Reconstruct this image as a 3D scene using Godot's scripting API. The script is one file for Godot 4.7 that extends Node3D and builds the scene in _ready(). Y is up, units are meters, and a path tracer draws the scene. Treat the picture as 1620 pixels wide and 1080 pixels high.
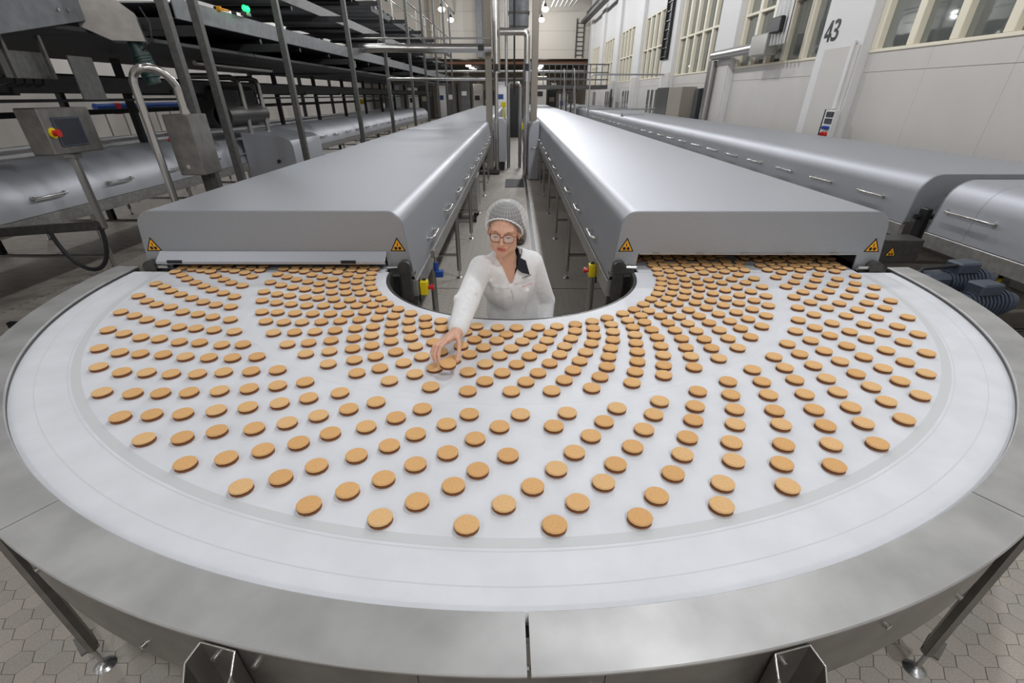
extends Node3D
# Biscuit factory: a curved belt conveyor in front of two cooling tunnels, seen from above.
# Metres, floor at y = 0, belt at y = 1, the camera at (0, 2, 0) looking towards -z and down.

const CX := -0.02      # centre of the belt curve
const CZ := -3.213
const COOKIES := [112, -931, -129, -930, -28, -1010, 352, -960, -372, -954, 185, -1018, -280, -1020, 57, -1085, -182, -1088, 420, -1047, 273, -1105, -589, -1004, -113, -1160, 597, -1008, -495, -1064, 134, -1167, -400, -1118, -314, -1187, 325, -1191, -19, -1235, 496, -1147, -218, -1247, 200, -1252, 634, -1102, -133, -1325, -718, -1122, -515, -1231, -627, -1178, 398, -1282, -419, -1284, -820, -1078, 553, -1242, 825, -1090, 266, -1343, -342, -1351, -51, -1397, 709, -1211, 142, -1401, -241, -1411, 459, -1383, 598, -1336, 326, -1431, 857, -1196, 24, -1476, -165, -1477, -730, -1298, -525, -1394, -640, -1354, 198, -1487, 739, -1308, -833, -1258, -431, -1452, -934, -1216, -345, -1512, 1019, -1187, 516, -1478, 388, -1520, 651, -1441, 910, -1297, -1051, -1187, 793, -1416, -719, -1463, -621, -1509, -816, -1417, -11, -1641, -530, -1558, 150, -1646, -184, -1642, -919, -1382, 561, -1569, 687, -1535, 1072, -1300, 313, -1669, 956, -1415, -337, -1674, -1042, -1365, 49, -1717, -120, -1721, 829, -1514, 208, -1732, -1141, -1326, -690, -1626, -800, -1587, 484, -1712, -897, -1548, 1229, -1304, -50, -1793, 1111, -1410, 975, -1507, 102, -1793, 360, -1760, -515, -1723, 732, -1645, -196, -1800, -1006, -1520, -1268, -1317, 853, -1618, -420, -1781, 253, -1817, -1114, -1497, -344, -1836, 12, -1869, -126, -1873, 516, -1805, 630, -1776, 1126, -1514, 157, -1881, 403, -1850, 1256, -1426, 1001, -1619, -667, -1788, -859, -1711, -1225, -1474, -580, -1832, 291, -1903, -271, -1913, 881, -1724, -960, -1681, -487, -1881, 69, -1949, -65, -1952, -1065, -1657, 652, -1862, 546, -1898, 207, -1966, -203, -1966, -1336, -1467, -416, -1942, 1146, -1625, 425, -1943, 1273, -1532, 1020, -1723, 780, -1848, -1175, -1639, 328, -1990, -338, -1992, -14, -2027, 1420, -1452, 119, -2031, -712, -1909, -816, -1870, -626, -1944, -143, -2038, -1443, -1452, -544, -1990, 237, -2051, -250, -2054, 676, -1961, 566, -1996, -1289, -1626, -1015, -1814, 449, -2031, 1286, -1642, 1164, -1740, 1024, -1827, -463, -2045, 39, -2104, 798, -1950, -83, -2113, 367, -2083, 157, -2113, -1123, -1801, 1434, -1573, -385, -2094, -192, -2122, 917, -1933, -1399, -1620, 274, -2137, -752, -2022, -670, -2054, 579, -2088, -851, -1994, 690, -2057, 475, -2122, -1237, -1793, 1300, -1751, -39, -2181, 81, -2180, -590, -2102, -950, -1967, 1171, -1845, 803, -2041, -144, -2195, -502, -2144, 391, -2171, 179, -2200, -1508, -1618, 1444, -1684, -243, -2211, -1340, -1777, 920, -2037, -429, -2199, 304, -2225, -1160, -1938, 594, -2181, 696, -2153, 12, -2264, -84, -2266, 1595, -1617, 492, -2218, -779, -2135, 1171, -1948, 121, -2271, -699, -2165, 1306, -1867, -365, -2251, -881, -2110, 811, -2141, -613, -2207, -193, -2283, 1044, -2041, 218, -2283, -1451, -1777, 399, -2260, -979, -2084, -1634, -1624, -1265, -1926, 1448, -1793, -529, -2244, 918, -2133, 314, -2307, -1074, -2068, -454, -2292, 691, -2245, 602, -2273, 1592, -1731, 499, -2308, -1372, -1928, 1301, -1977, -1562, -1787, 807, -2239, -383, -2350, 1037, -2144, 406, -2348, -719, -2274, -803, -2252, 1445, -1907, -631, -2309, -898, -2228, -551, -2346, 911, -2232, -994, -2213, -1284, -2064, 676, -2339, 1593, -1841, -470, -2390, -1482, -1935, 595, -2364, 491, -2393, 1153, -2161, -1670, -1791, 1296, -2084, -1093, -2205, 797, -2332, 1429, -2009, 1030, -2242, -1382, -2060, 897, -2326, -725, -2389, -644, -2415, -1195, -2198, -815, -2368, 1746, -1796, 1575, -1949, -559, -2455, -910, -2350, 678, -2429, -1596, -1956, 586, -2457, 1145, -2264, -1004, -2337, 1010, -2335, 782, -2424, 1426, -2122, -1500, -2083, 1729, -1901, 879, -2417, -1803, -1837, -1103, -2331, 1565, -2063, -641, -2516, -727, -2495, 659, -2515, -1706, -1964, 734, -2497, -815, -2476, -900, -2451, 1126, -2358, -1397, -2211, 1264, -2292, -1197, -2330, 988, -2427, -1601, -2090, 1406, -2231, -992, -2446, 1719, -2017, 854, -2510, 1550, -2181, -1088, -2446, -1296, -2342, -1809, -1977, 1233, -2386, 957, -2512, -715, -2592, 1101, -2454, -1509, -2231, 729, -2595, -796, -2578, -884, -2568, 825, -2594, -1186, -2453, 1702, -2136, -1718, -2124, 1525, -2273, 1886, -1989, -977, -2565, 1206, -2479, 1067, -2544, -1610, -2250, 923, -2609, -1069, -2565, 1348, -2432, -1286, -2466, 1673, -2226, -772, -2676, 791, -2676, -860, -2656, -1493, -2364, -1935, -2020, 1490, -2373, -1818, -2140, 1860, -2107, -1164, -2567, 1029, -2625, -948, -2659, 884, -2683, -1373, -2471, -1705, -2265, 1174, -2582, 1311, -2523, 1644, -2332, -1042, -2665, 1833, -2216, -823, -2757, -1260, -2588, 985, -2705, -1604, -2399, 1128, -2656, 846, -2762, 1273, -2616, -1931, -2183, -916, -2769, -1138, -2686, 933, -2774, 1611, -2448, 1800, -2316, 1078, -2732, -1352, -2611, -1820, -2316, 1424, -2580, -1004, -2775, -1220, -2698, 1228, -2695, 1992, -2196, -1704, -2437, -871, -2853, 1027, -2804, 885, -2855, -1091, -2783, 1573, -2546, 1378, -2659, -1581, -2546, 1775, -2432, 1955, -2293, -959, -2857, -1449, -2645, 1181, -2775, -2041, -2228, -1321, -2724, 975, -2876, 1328, -2744, -1931, -2361, -1185, -2817, -1806, -2469, -1045, -2879, 1126, -2851, -1680, -2576, 1733, -2545, -906, -2943, 917, -2943, 1923, -2413, -1406, -2751, 1478, -2732, 1276, -2833, 1067, -2919, -1272, -2839, -1133, -2905, 1687, -2632, -998, -2975, 1003, -2980, 1216, -2901, 1888, -2520, 1422, -2811, -2033, -2415, -1774, -2618, -1640, -2708, -1502, -2791, 1634, -2716, -1361, -2871, -1913, -2539, -1220, -2936, 944, -3037, 1154, -2966, -929, -3044, -1076, -2997, 1366, -2885, 2090, -2414, 1842, -2616, 1092, -3032, -1014, -3078, -1163, -3028, 1307, -2974, -1448, -2910, -1306, -2977, 1792, -2718, 1024, -3092, -2140, -2465, -1735, -2768, 1240, -3023, 2053, -2543, -1875, -2679, 1526, -2896, -2017, -2580, 950, -3141, -946, -3143, 1731, -2804, 2000, -2621, 1173, -3085, -1092, -3117, 1456, -2975, -1246, -3069, -1394, -3021, 1102, -3150, -1538, -2965, 1393, -3039, 1675, -2902, -1021, -3195, 1950, -2730, -1686, -2902, -1831, -2822, 1037, -3202, 1324, -3102, -2107, -2635, -950, -3243, -1975, -2743, -1175, -3170, 965, -3245, -1328, -3115, 1892, -2821, -1097, -3215, -1475, -3072, 1256, -3172, 1541, -3053, 2158, -2657, -1024, -3275, 1180, -3223, -1251, -3198, 1831, -2906, 1110, -3260, -1779, -2953, 2102, -2737, 1031, -3298, -1180, -3248, 1471, -3132, 957, -3332, -1920, -2892, 1767, -2989, -1103, -3298, -1404, -3185, -2067, -2801, 1405, -3199, -1559, -3128, 1332, -3232, -1332, -3235, 1257, -3267, -2209, -2716, 2048, -2841, -1263, -3282, 1695, -3082, -1707, -3080, 1037, -3368, 1183, -3325, 1107, -3353, -1481, -3207, 968, -3408, -1859, -3017, 1984, -2938, -1410, -3260, -2007, -2957, 1481, -3256, 1918, -3021, 1551, -3227, 1405, -3296, 1251, -3360, 1332, -3339, -2156, -2877, -1565, -3240, 1845, -3102, -1494, -3289, 1189, -3421, -1789, -3155, 2209, -2889, -1713, -3211, 1779, -3184, 2134, -2959, 1406, -3370, -1950, -3091, 1708, -3237, 1331, -3410, 1480, -3348, 1550, -3318, -2099, -3027, 2073, -3046, -2243, -2934, -1874, -3195, -1791, -3250, 1997, -3138, -1725, -3299, 1491, -3415, 1702, -3336, 1786, -3299, 1924, -3223, 1858, -3262, 1586, -3407, -1946, -3226, -2031, -3182, -1874, -3294, -2178, -3103, 1784, -3379, 2225, -3110, -2102, -3206, 1861, -3358, 1933, -3324, -2033, -3270, 2004, -3294, 2146, -3209, 2078, -3255, -1978, -3322, -2179, -3233, -2264, -3177, -2112, -3297, 2003, -3369, 1866, -3447, 2078, -3349, 2152, -3321, 1974, -3436, -2260, -3264, 2228, -3289, -2202, -3321, 2073, -3437, 2231, -3370, 2180, -3426]

# ------------------------------------------------------------------ mesh building
class B:
	var v := PackedVector3Array()
	var n := PackedVector3Array()

	func t3(a: Vector3, b: Vector3, c: Vector3, na: Vector3, nb: Vector3, nc: Vector3) -> void:
		if (b - a).cross(c - a).dot(na + nb + nc) > 0.0:
			v.append(a); v.append(c); v.append(b)
			n.append(na); n.append(nc); n.append(nb)
		else:
			v.append(a); v.append(b); v.append(c)
			n.append(na); n.append(nb); n.append(nc)

	func quad(a: Vector3, b: Vector3, c: Vector3, d: Vector3, m: Vector3) -> void:
		t3(a, b, c, m, m, m)
		t3(a, c, d, m, m, m)

	func box(c: Vector3, s: Vector3, bev := 0.0, bs := Basis()) -> void:
		var h := s * 0.5
		bev = minf(bev, minf(h.x, minf(h.y, h.z)) * 0.95)
		var q := Vector3(h.x - bev, h.y - bev, h.z - bev)
		for ax in 3:
			var u := (ax + 1) % 3
			var w := (ax + 2) % 3
			for sg: float in [-1.0, 1.0]:
				var ps: Array[Vector3] = []
				for ij: Vector2 in [Vector2(-1, -1), Vector2(1, -1), Vector2(1, 1), Vector2(-1, 1)]:
					var p := Vector3()
					p[ax] = sg * h[ax]
					p[u] = ij.x * q[u]
					p[w] = ij.y * q[w]
					ps.append(c + bs * p)
				var m := Vector3()
				m[ax] = sg
				quad(ps[0], ps[1], ps[2], ps[3], (bs * m).normalized())
			if bev <= 0.0:
				continue
			for i: float in [-1.0, 1.0]:
				for j: float in [-1.0, 1.0]:
					var e: Array[Vector3] = []
					for k: Vector2 in [Vector2(-1, 0), Vector2(1, 0), Vector2(1, 1), Vector2(-1, 1)]:
						var p := Vector3()
						p[ax] = k.x * q[ax]
						p[u] = i * (h[u] if k.y == 0.0 else q[u])
						p[w] = j * (q[w] if k.y == 0.0 else h[w])
						e.append(c + bs * p)
					var m := Vector3()
					m[u] = i
					m[w] = j
					quad(e[0], e[1], e[2], e[3], (bs * m).normalized())
		if bev > 0.0:
			for i: float in [-1.0, 1.0]:
				for j: float in [-1.0, 1.0]:
					for k: float in [-1.0, 1.0]:
						var m := (bs * Vector3(i, j, k)).normalized()
						t3(c + bs * Vector3(i * h.x, j * q.y, k * q.z), c + bs * Vector3(i * q.x, j * h.y, k * q.z), c + bs * Vector3(i * q.x, j * q.y, k * h.z), m, m, m)

	func span(a: Vector3, b: Vector3, bev := 0.0) -> void:   # box between two corners
		box((a + b) * 0.5, (b - a).abs(), bev)

	func beam(a: Vector3, b: Vector3, w: float, h: float, bev := 0.0) -> void:   # rectangular bar from a to b, h is its upright side
		var d := (b - a).normalized()
		var up := Vector3.UP if absf(d.y) < 0.9 else Vector3(0, 0, 1)
		var sd := d.cross(up).normalized()
		up = sd.cross(d).normalized()
		box((a + b) * 0.5, Vector3(w, h, a.distance_to(b)), bev, Basis(sd, up, -d))

	func tube(a: Vector3, b: Vector3, r0: float, r1 := -1.0, seg := 14, caps := true) -> void:
		if r1 < 0.0:
			r1 = r0
		var d := (b - a).normalized()
		var s := d.cross(Vector3.UP if absf(d.y) < 0.9 else Vector3.RIGHT).normalized()
		var t := d.cross(s)
		for i in seg:
			var u := s * cos(TAU * i / seg) + t * sin(TAU * i / seg)
			var w := s * cos(TAU * (i + 1) / seg) + t * sin(TAU * (i + 1) / seg)
			t3(a + u * r0, a + w * r0, b + w * r1, u, w, w)
			t3(a + u * r0, b + w * r1, b + u * r1, u, w, u)
			if caps:
				t3(a, a + u * r0, a + w * r0, -d, -d, -d)
				t3(b, b + u * r1, b + w * r1, d, d, d)

	func sweep(p: PackedVector3Array, r: float, seg := 10, closed := false) -> void:
		var m := p.size()
		var rings: Array[PackedVector3Array] = []
		var s := Vector3()
		for i in m:
			var d: Vector3
			if closed:
				d = (p[(i + 1) % m] - p[(i + m - 1) % m]).normalized()
			else:
				d = (p[mini(i + 1, m - 1)] - p[maxi(i - 1, 0)]).normalized()
			if s == Vector3():
				s = d.cross(Vector3.UP if absf(d.y) < 0.9 else Vector3.RIGHT).normalized()
			s = (s - d * s.dot(d)).normalized()
			var t := d.cross(s)
			var ring := PackedVector3Array()
			for k in seg:
				ring.append(s * cos(TAU * k / seg) + t * sin(TAU * k / seg))
			rings.append(ring)
		for i in (m if closed else m - 1):
			var j := (i + 1) % m
			for k in seg:
				var l := (k + 1) % seg
				t3(p[i] + rings[i][k] * r, p[i] + rings[i][l] * r, p[j] + rings[j][l] * r, rings[i][k], rings[i][l], rings[j][l])
				t3(p[i] + rings[i][k] * r, p[j] + rings[j][l] * r, p[j] + rings[j][k] * r, rings[i][k], rings[j][l], rings[j][k])
		if not closed:
			for k in seg:
				var l := (k + 1) % seg
				var d0 := (p[0] - p[1]).normalized()
				var d1 := (p[m - 1] - p[m - 2]).normalized()
				t3(p[0], p[0] + rings[0][k] * r, p[0] + rings[0][l] * r, d0, d0, d0)
				t3(p[m - 1], p[m - 1] + rings[m - 1][k] * r, p[m - 1] + rings[m - 1][l] * r, d1, d1, d1)

	# profile of (radius, height), counter-clockwise, turned round the y axis of xf from a0 to a1; angle 0 is +z, 90 degrees is +x
	func lathe(pr: PackedVector2Array, xf := Transform3D(), seg := 24, a0 := 0.0, a1 := TAU, closed := false, cap := false, wave := 0.0, waves := 0) -> void:
		var m := pr.size()
		for i in (m if closed else m - 1):
			var p := pr[i]
			var q := pr[(i + 1) % m]
			var e := Vector2(q.y - p.y, p.x - q.x).normalized()
			for k in seg:
				var s := a0 + (a1 - a0) * k / seg
				var t := a0 + (a1 - a0) * (k + 1) / seg
				var f := 1.0 + wave * cos(s * waves)
				var g := 1.0 + wave * cos(t * waves)
				var sd := Vector3(sin(s), 0, cos(s))
				var td := Vector3(sin(t), 0, cos(t))
				var ns := (xf.basis * (sd * e.x + Vector3(0, e.y, 0))).normalized()
				var nt := (xf.basis * (td * e.x + Vector3(0, e.y, 0))).normalized()
				var A := xf * (sd * p.x * f + Vector3(0, p.y, 0))
				var C := xf * (td * p.x * g + Vector3(0, p.y, 0))
				var D := xf * (td * q.x * g + Vector3(0, q.y, 0))
				var E := xf * (sd * q.x * f + Vector3(0, q.y, 0))
				if p.x > 1e-6:
					t3(A, C, D, ns, nt, nt)
				if q.x > 1e-6:
					t3(A, D, E, ns, nt, ns)
		if cap:
			var tri := Geometry2D.triangulate_polygon(pr)
			for w: Vector2 in [Vector2(a0, -1), Vector2(a1, 1)]:
				var d := Vector3(sin(w.x), 0, cos(w.x))
				var m2 := (xf.basis * Vector3(cos(w.x), 0, -sin(w.x)) * w.y).normalized()
				for i in range(0, tri.size(), 3):
					t3(xf * (d * pr[tri[i]].x + Vector3(0, pr[tri[i]].y, 0)), xf * (d * pr[tri[i + 1]].x + Vector3(0, pr[tri[i + 1]].y, 0)), xf * (d * pr[tri[i + 2]].x + Vector3(0, pr[tri[i + 2]].y, 0)), m2, m2, m2)

	# polygon in the xy plane of xf, extruded along its z from z0 to z1
	func prism(po: PackedVector2Array, z0: float, z1: float, xf := Transform3D()) -> void:
		var poly := po.duplicate()
		if Geometry2D.is_polygon_clockwise(poly):
			poly.reverse()
		var m := poly.size()
		var en: Array[Vector2] = []
		for i in m:
			var w := poly[(i + 1) % m] - poly[i]
			en.append(Vector2(w.y, -w.x).normalized())
		for i in m:
			var p := poly[i]
			var q := poly[(i + 1) % m]
			var e := en[i]
			var f := en[(i + m - 1) % m]
			var h := en[(i + 1) % m]
			var a := (e + f).normalized() if e.dot(f) > 0.9 else e      # gentle bends are shaded smooth
			var c := (e + h).normalized() if e.dot(h) > 0.9 else e
			var an := (xf.basis * Vector3(a.x, a.y, 0)).normalized()
			var cn := (xf.basis * Vector3(c.x, c.y, 0)).normalized()
			t3(xf * Vector3(p.x, p.y, z0), xf * Vector3(q.x, q.y, z0), xf * Vector3(q.x, q.y, z1), an, cn, cn)
			t3(xf * Vector3(p.x, p.y, z0), xf * Vector3(q.x, q.y, z1), xf * Vector3(p.x, p.y, z1), an, cn, an)
		var tri := Geometry2D.triangulate_polygon(poly)
		var up := xf.basis.z.normalized()
		for i in range(0, tri.size(), 3):
			var a := poly[tri[i]]
			var b := poly[tri[i + 1]]
			var c := poly[tri[i + 2]]
			t3(xf * Vector3(a.x, a.y, z1), xf * Vector3(b.x, b.y, z1), xf * Vector3(c.x, c.y, z1), up, up, up)
			t3(xf * Vector3(a.x, a.y, z0), xf * Vector3(b.x, b.y, z0), xf * Vector3(c.x, c.y, z0), -up, -up, -up)

	func ball(c: Vector3, r: Vector3, seg := 16, bs := Basis()) -> void:
		var hs := seg / 2
		for i in hs:
			for k in seg:
				var q: Array[Vector3] = []
				var m: Array[Vector3] = []
				for w: Vector2 in [Vector2(i, k), Vector2(i, k + 1), Vector2(i + 1, k + 1), Vector2(i + 1, k)]:
					var th := PI * w.x / hs
					var ph := TAU * w.y / seg
					var d := Vector3(sin(th) * sin(ph), cos(th), sin(th) * cos(ph))
					q.append(c + bs * (d * r))
					m.append((bs * (d / r)).normalized())
				if i > 0:
					t3(q[0], q[1], q[2], m[0], m[1], m[2])
				if i < hs - 1:
					t3(q[0], q[2], q[3], m[0], m[2], m[3])

	func mesh() -> ArrayMesh:
		var a := []
		a.resize(Mesh.ARRAY_MAX)
		a[Mesh.ARRAY_VERTEX] = v
		a[Mesh.ARRAY_NORMAL] = n
		var o := ArrayMesh.new()
		o.add_surface_from_arrays(Mesh.PRIMITIVE_TRIANGLES, a)
		return o

# ------------------------------------------------------------------ smooth bodies: distance fields meshed as surface nets
class F:
	var lo: Vector3
	var c: float
	var nx: int
	var ny: int
	var nz: int
	var f := PackedFloat32Array()

	func _init(a: Vector3, b: Vector3, cell: float) -> void:
		lo = a
		c = cell
		nx = int(ceil((b.x - a.x) / cell)) + 1
		ny = int(ceil((b.y - a.y) / cell)) + 1
		nz = int(ceil((b.z - a.z) / cell)) + 1
		f.resize(nx * ny * nz)
		f.fill(1.0)

	func near(a: Vector3, b: Vector3) -> Array:
		var p := ((a - lo) / c).floor()
		var q := ((b - lo) / c).ceil()
		return [maxi(0, int(p.x)), mini(nx - 1, int(q.x)), maxi(0, int(p.y)), mini(ny - 1, int(q.y)), maxi(0, int(p.z)), mini(nz - 1, int(q.z))]

	func put(i: int, d: float, k: float) -> void:
		var o := f[i]
		var h := maxf(k - absf(o - d), 0.0) / maxf(k, 1e-6)
		f[i] = minf(o, d) - h * h * k * 0.25

	func cap(a: Vector3, b: Vector3, ra: float, rb: float, k := 0.02) -> void:
		var m := maxf(ra, rb) + k + 2.5 * c
		var g := near(Vector3(minf(a.x, b.x), minf(a.y, b.y), minf(a.z, b.z)) - Vector3.ONE * m, Vector3(maxf(a.x, b.x), maxf(a.y, b.y), maxf(a.z, b.z)) + Vector3.ONE * m)
		var ab := b - a
		var l2 := maxf(ab.length_squared(), 1e-9)
		for z in range(g[4], g[5] + 1):
			for y in range(g[2], g[3] + 1):
				for x in range(g[0], g[1] + 1):
					var p := lo + Vector3(x, y, z) * c - a
					var t := clampf(p.dot(ab) / l2, 0.0, 1.0)
					put(x + nx * (y + ny * z), (p - ab * t).length() - lerpf(ra, rb, t), k)

	func ell(ce: Vector3, r: Vector3, k := 0.02, bs := Basis()) -> void:
		var m := maxf(r.x, maxf(r.y, r.z)) + k + 2.5 * c
		var g := near(ce - Vector3.ONE * m, ce + Vector3.ONE * m)
		var inv := bs.inverse()
		var s := minf(r.x, minf(r.y, r.z))
		for z in range(g[4], g[5] + 1):
			for y in range(g[2], g[3] + 1):
				for x in range(g[0], g[1] + 1):
					var p := inv * (lo + Vector3(x, y, z) * c - ce)
					var l := (p / r).length()
					var l2 := (p / (r * r)).length()
					put(x + nx * (y + ny * z), l * (l - 1.0) / l2 if l2 > 1e-6 else -s, k)

	func dent(ce: Vector3, r: Vector3, k: float, bs := Basis()) -> void:   # smooth subtraction of an ellipsoid
		var m := maxf(r.x, maxf(r.y, r.z)) + k + 2.0 * c
		var g := near(ce - Vector3.ONE * m, ce + Vector3.ONE * m)
		var inv := bs.inverse()
		for z in range(g[4], g[5] + 1):
			for y in range(g[2], g[3] + 1):
				for x in range(g[0], g[1] + 1):
					var p := inv * (lo + Vector3(x, y, z) * c - ce)
					var l := (p / r).length()
					var l2 := (p / (r * r)).length()
					var d := -(l * (l - 1.0) / l2) if l2 > 1e-6 else 0.01
					var i := x + nx * (y + ny * z)
					var o := f[i]
					var h := maxf(k - absf(o - d), 0.0) / k
					f[i] = maxf(o, d) + h * h * k * 0.25

	func cut(pl: Array) -> void:   # takes away the part that lies below all the planes
		for z in nz:
			for y in ny:
				for x in nx:
					var i := x + nx * (y + ny * z)
					if f[i] < 0.06:
						var p := lo + Vector3(x, y, z) * c
						var d := -10.0
						for q: Plane in pl:
							d = maxf(d, q.distance_to(p))
						f[i] = maxf(f[i], -d)

	func mesh(b: B) -> void:
		var idx := PackedInt32Array()
		idx.resize(nx * ny * nz)
		idx.fill(-1)
		var vs := PackedVector3Array()
		var ns := PackedVector3Array()
		var off := PackedInt32Array([0, 1, nx, nx + 1, nx * ny, nx * ny + 1, nx * ny + nx, nx * ny + nx + 1])
		var E := [[0, 1], [2, 3], [4, 5], [6, 7], [0, 2], [1, 3], [4, 6], [5, 7], [0, 4], [1, 5], [2, 6], [3, 7]]
		var lim := 3.0 * c
		for z in nz - 1:
			for y in ny - 1:
				for x in nx - 1:
					var i := x + nx * (y + ny * z)
					if absf(f[i]) > lim:
						continue
					var mask := 0
					for k in 8:
						if f[i + off[k]] < 0.0:
							mask |= 1 << k
					if mask == 0 or mask == 255:
						continue
					var s := Vector3()
					var cnt := 0
					for e: Array in E:
						var ia: int = e[0]
						var ib: int = e[1]
						var fa := f[i + off[ia]]
						var fb := f[i + off[ib]]
						if (fa < 0.0) != (fb < 0.0):
							var t := fa / (fa - fb)
							s += Vector3(ia & 1, (ia >> 1) & 1, ia >> 2).lerp(Vector3(ib & 1, (ib >> 1) & 1, ib >> 2), t)
							cnt += 1
					s /= cnt
					idx[i] = vs.size()
					vs.append(lo + (Vector3(x, y, z) + s) * c)
					var g := Vector3(f[i + off[1]] + f[i + off[3]] + f[i + off[5]] + f[i + off[7]] - f[i] - f[i + off[2]] - f[i + off[4]] - f[i + off[6]],
						f[i + off[2]] + f[i + off[3]] + f[i + off[6]] + f[i + off[7]] - f[i] - f[i + off[1]] - f[i + off[4]] - f[i + off[5]],
						f[i + off[4]] + f[i + off[5]] + f[i + off[6]] + f[i + off[7]] - f[i] - f[i + off[1]] - f[i + off[2]] - f[i + off[3]])
					ns.append(g.normalized())
		var sx := 1
		var sy := nx
		var sz := nx * ny
		for z in range(1, nz - 1):
			for y in range(1, ny - 1):
				for x in range(1, nx - 1):
					var i := x + nx * (y + ny * z)
					if idx[i] < 0:
						continue
					for w: Array in [[sx, sy, sz], [sy, sz, sx], [sz, sx, sy]]:
						if (f[i] < 0.0) != (f[i + int(w[0])] < 0.0):
							var q := [idx[i], idx[i - int(w[1])], idx[i - int(w[1]) - int(w[2])], idx[i - int(w[2])]]
							if q.min() >= 0:
								b.t3(vs[q[0]], vs[q[1]], vs[q[2]], ns[q[0]], ns[q[1]], ns[q[2]])
								b.t3(vs[q[0]], vs[q[2]], vs[q[3]], ns[q[0]], ns[q[2]], ns[q[3]])

# ------------------------------------------------------------------ nodes
var taken := {}
var M := {}

func numbered(called: String) -> String:
	var k: int = taken.get(called, 0)
	taken[called] = k + 1
	return called if k == 0 else "%s_%03d" % [called, k]

func tag(o: Node, label: String, category: String, group := "") -> Node:
	o.set_meta("label", label)
	o.set_meta("category", category)
	if group:
		o.set_meta("group", group)
	return o

func thing(called: String, label: String, category: String, at := Vector3(), group := "") -> Node3D:
	var o := Node3D.new()
	o.name = numbered(called)
	add_child(o)
	o.position = at
	tag(o, label, category, group)
	return o

func inst(called: String, me: Mesh, m: Material, parent: Node) -> MeshInstance3D:
	var o := MeshInstance3D.new()
	o.name = called
	o.mesh = me
	o.material_override = m
	o.cast_shadow = GeometryInstance3D.SHADOW_CASTING_SETTING_ON
	parent.add_child(o, true)
	return o

func part(called: String, b: B, m: Material, parent: Node) -> MeshInstance3D:
	return inst(called, b.mesh(), m, parent)

func single(called: String, b: B, m: Material, label: String, category: String, group := "") -> MeshInstance3D:
	var o := part(numbered(called), b, m, self)
	tag(o, label, category, group)
	return o

func struct(called: String, b: B, m: Material) -> MeshInstance3D:
	var o := part(called, b, m, self)
	o.set_meta("kind", "structure")
	return o

func noise_tex(seed_no: int, freq: float, lo: float, hi: float, oct := 4, size := 512, kind := FastNoiseLite.TYPE_SIMPLEX_SMOOTH) -> NoiseTexture2D:
	var fn := FastNoiseLite.new()
	fn.seed = seed_no
	fn.frequency = freq
	fn.noise_type = kind
	fn.fractal_octaves = oct
	var t := NoiseTexture2D.new()
	t.width = size
	t.height = size
	t.seamless = true
	t.noise = fn
	var gr := Gradient.new()
	gr.set_color(0, Color(lo, lo, lo))
	gr.set_color(1, Color(hi, hi, hi))
	t.color_ramp = gr
	return t

func mk(called: String, col: Color, rough := 0.6, metal := 0.0, tex: Texture2D = null, sc := 1.0, spec := 0.5) -> StandardMaterial3D:
	var m := StandardMaterial3D.new()
	m.resource_name = called
	m.albedo_color = col
	m.roughness = rough
	m.metallic = metal
	m.metallic_specular = spec
	if tex:
		m.albedo_texture = tex
		m.uv1_triplanar = true
		m.uv1_world_triplanar = true
		m.uv1_scale = Vector3(sc, sc, sc)
	M[called] = m
	return m

func c8(r: int, g: int, b: int) -> Color:
	return Color8(r, g, b)

func ring_at(r: float, deg: float, y: float) -> Vector3:
	return Vector3(CX + r * sin(deg_to_rad(deg)), y, CZ + r * cos(deg_to_rad(deg)))

func ring_part(called: String, r0: float, r1: float, y0: float, y1: float, a0: float, a1: float, seg: int, m: Material, parent: Node, bev := 0.0) -> MeshInstance3D:
	var b := B.new()
	var pr := PackedVector2Array([Vector2(r0, y0), Vector2(r1, y0), Vector2(r1, y1 - bev), Vector2(r1 - bev, y1), Vector2(r0 + bev, y1), Vector2(r0, y1 - bev)])
	if bev <= 0.0:
		pr = PackedVector2Array([Vector2(r0, y0), Vector2(r1, y0), Vector2(r1, y1), Vector2(r0, y1)])
	b.lathe(pr, Transform3D(Basis(), Vector3(CX, 0, CZ)), seg, deg_to_rad(a0), deg_to_rad(a1), true, true)
	return part(called, b, m, parent)

# ------------------------------------------------------------------ scene
func _ready() -> void:
	var cam := Camera3D.new()
	cam.name = "camera"
	cam.projection = Camera3D.PROJECTION_FRUSTUM   # a shifted lens: the picture is cropped below
	cam.near = 0.05
	cam.far = 300.0
	cam.size = 1080.0 / 760.85 * 0.05
	cam.frustum_offset = Vector2(0, 105.0 / 760.85 * 0.05)
	add_child(cam)
	cam.position = Vector3(0, 2, 0)
	cam.basis = Basis(Vector3.UP, 0.00511) * Basis(Vector3.RIGHT, -0.57663)
	cam.current = true
	var env := Environment.new()
	env.background_mode = Environment.BG_COLOR
	env.background_color = Color.BLACK
	env.tonemap_mode = Environment.TONE_MAPPER_LINEAR
	env.tonemap_exposure = 1.0
	env.sdfgi_enabled = true
	env.ssao_enabled = true
	env.ssil_enabled = true
	var we := WorldEnvironment.new()
	we.name = "world_environment"
	we.environment = env
	add_child(we)
	materials()
	lamps()
	room()
	conveyor()
	tunnels()
	biscuits()
	person()
	left_rack()
	right_side()
	centre_pipes()
	background()

const LAMP_ENERGY := 6.3

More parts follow.
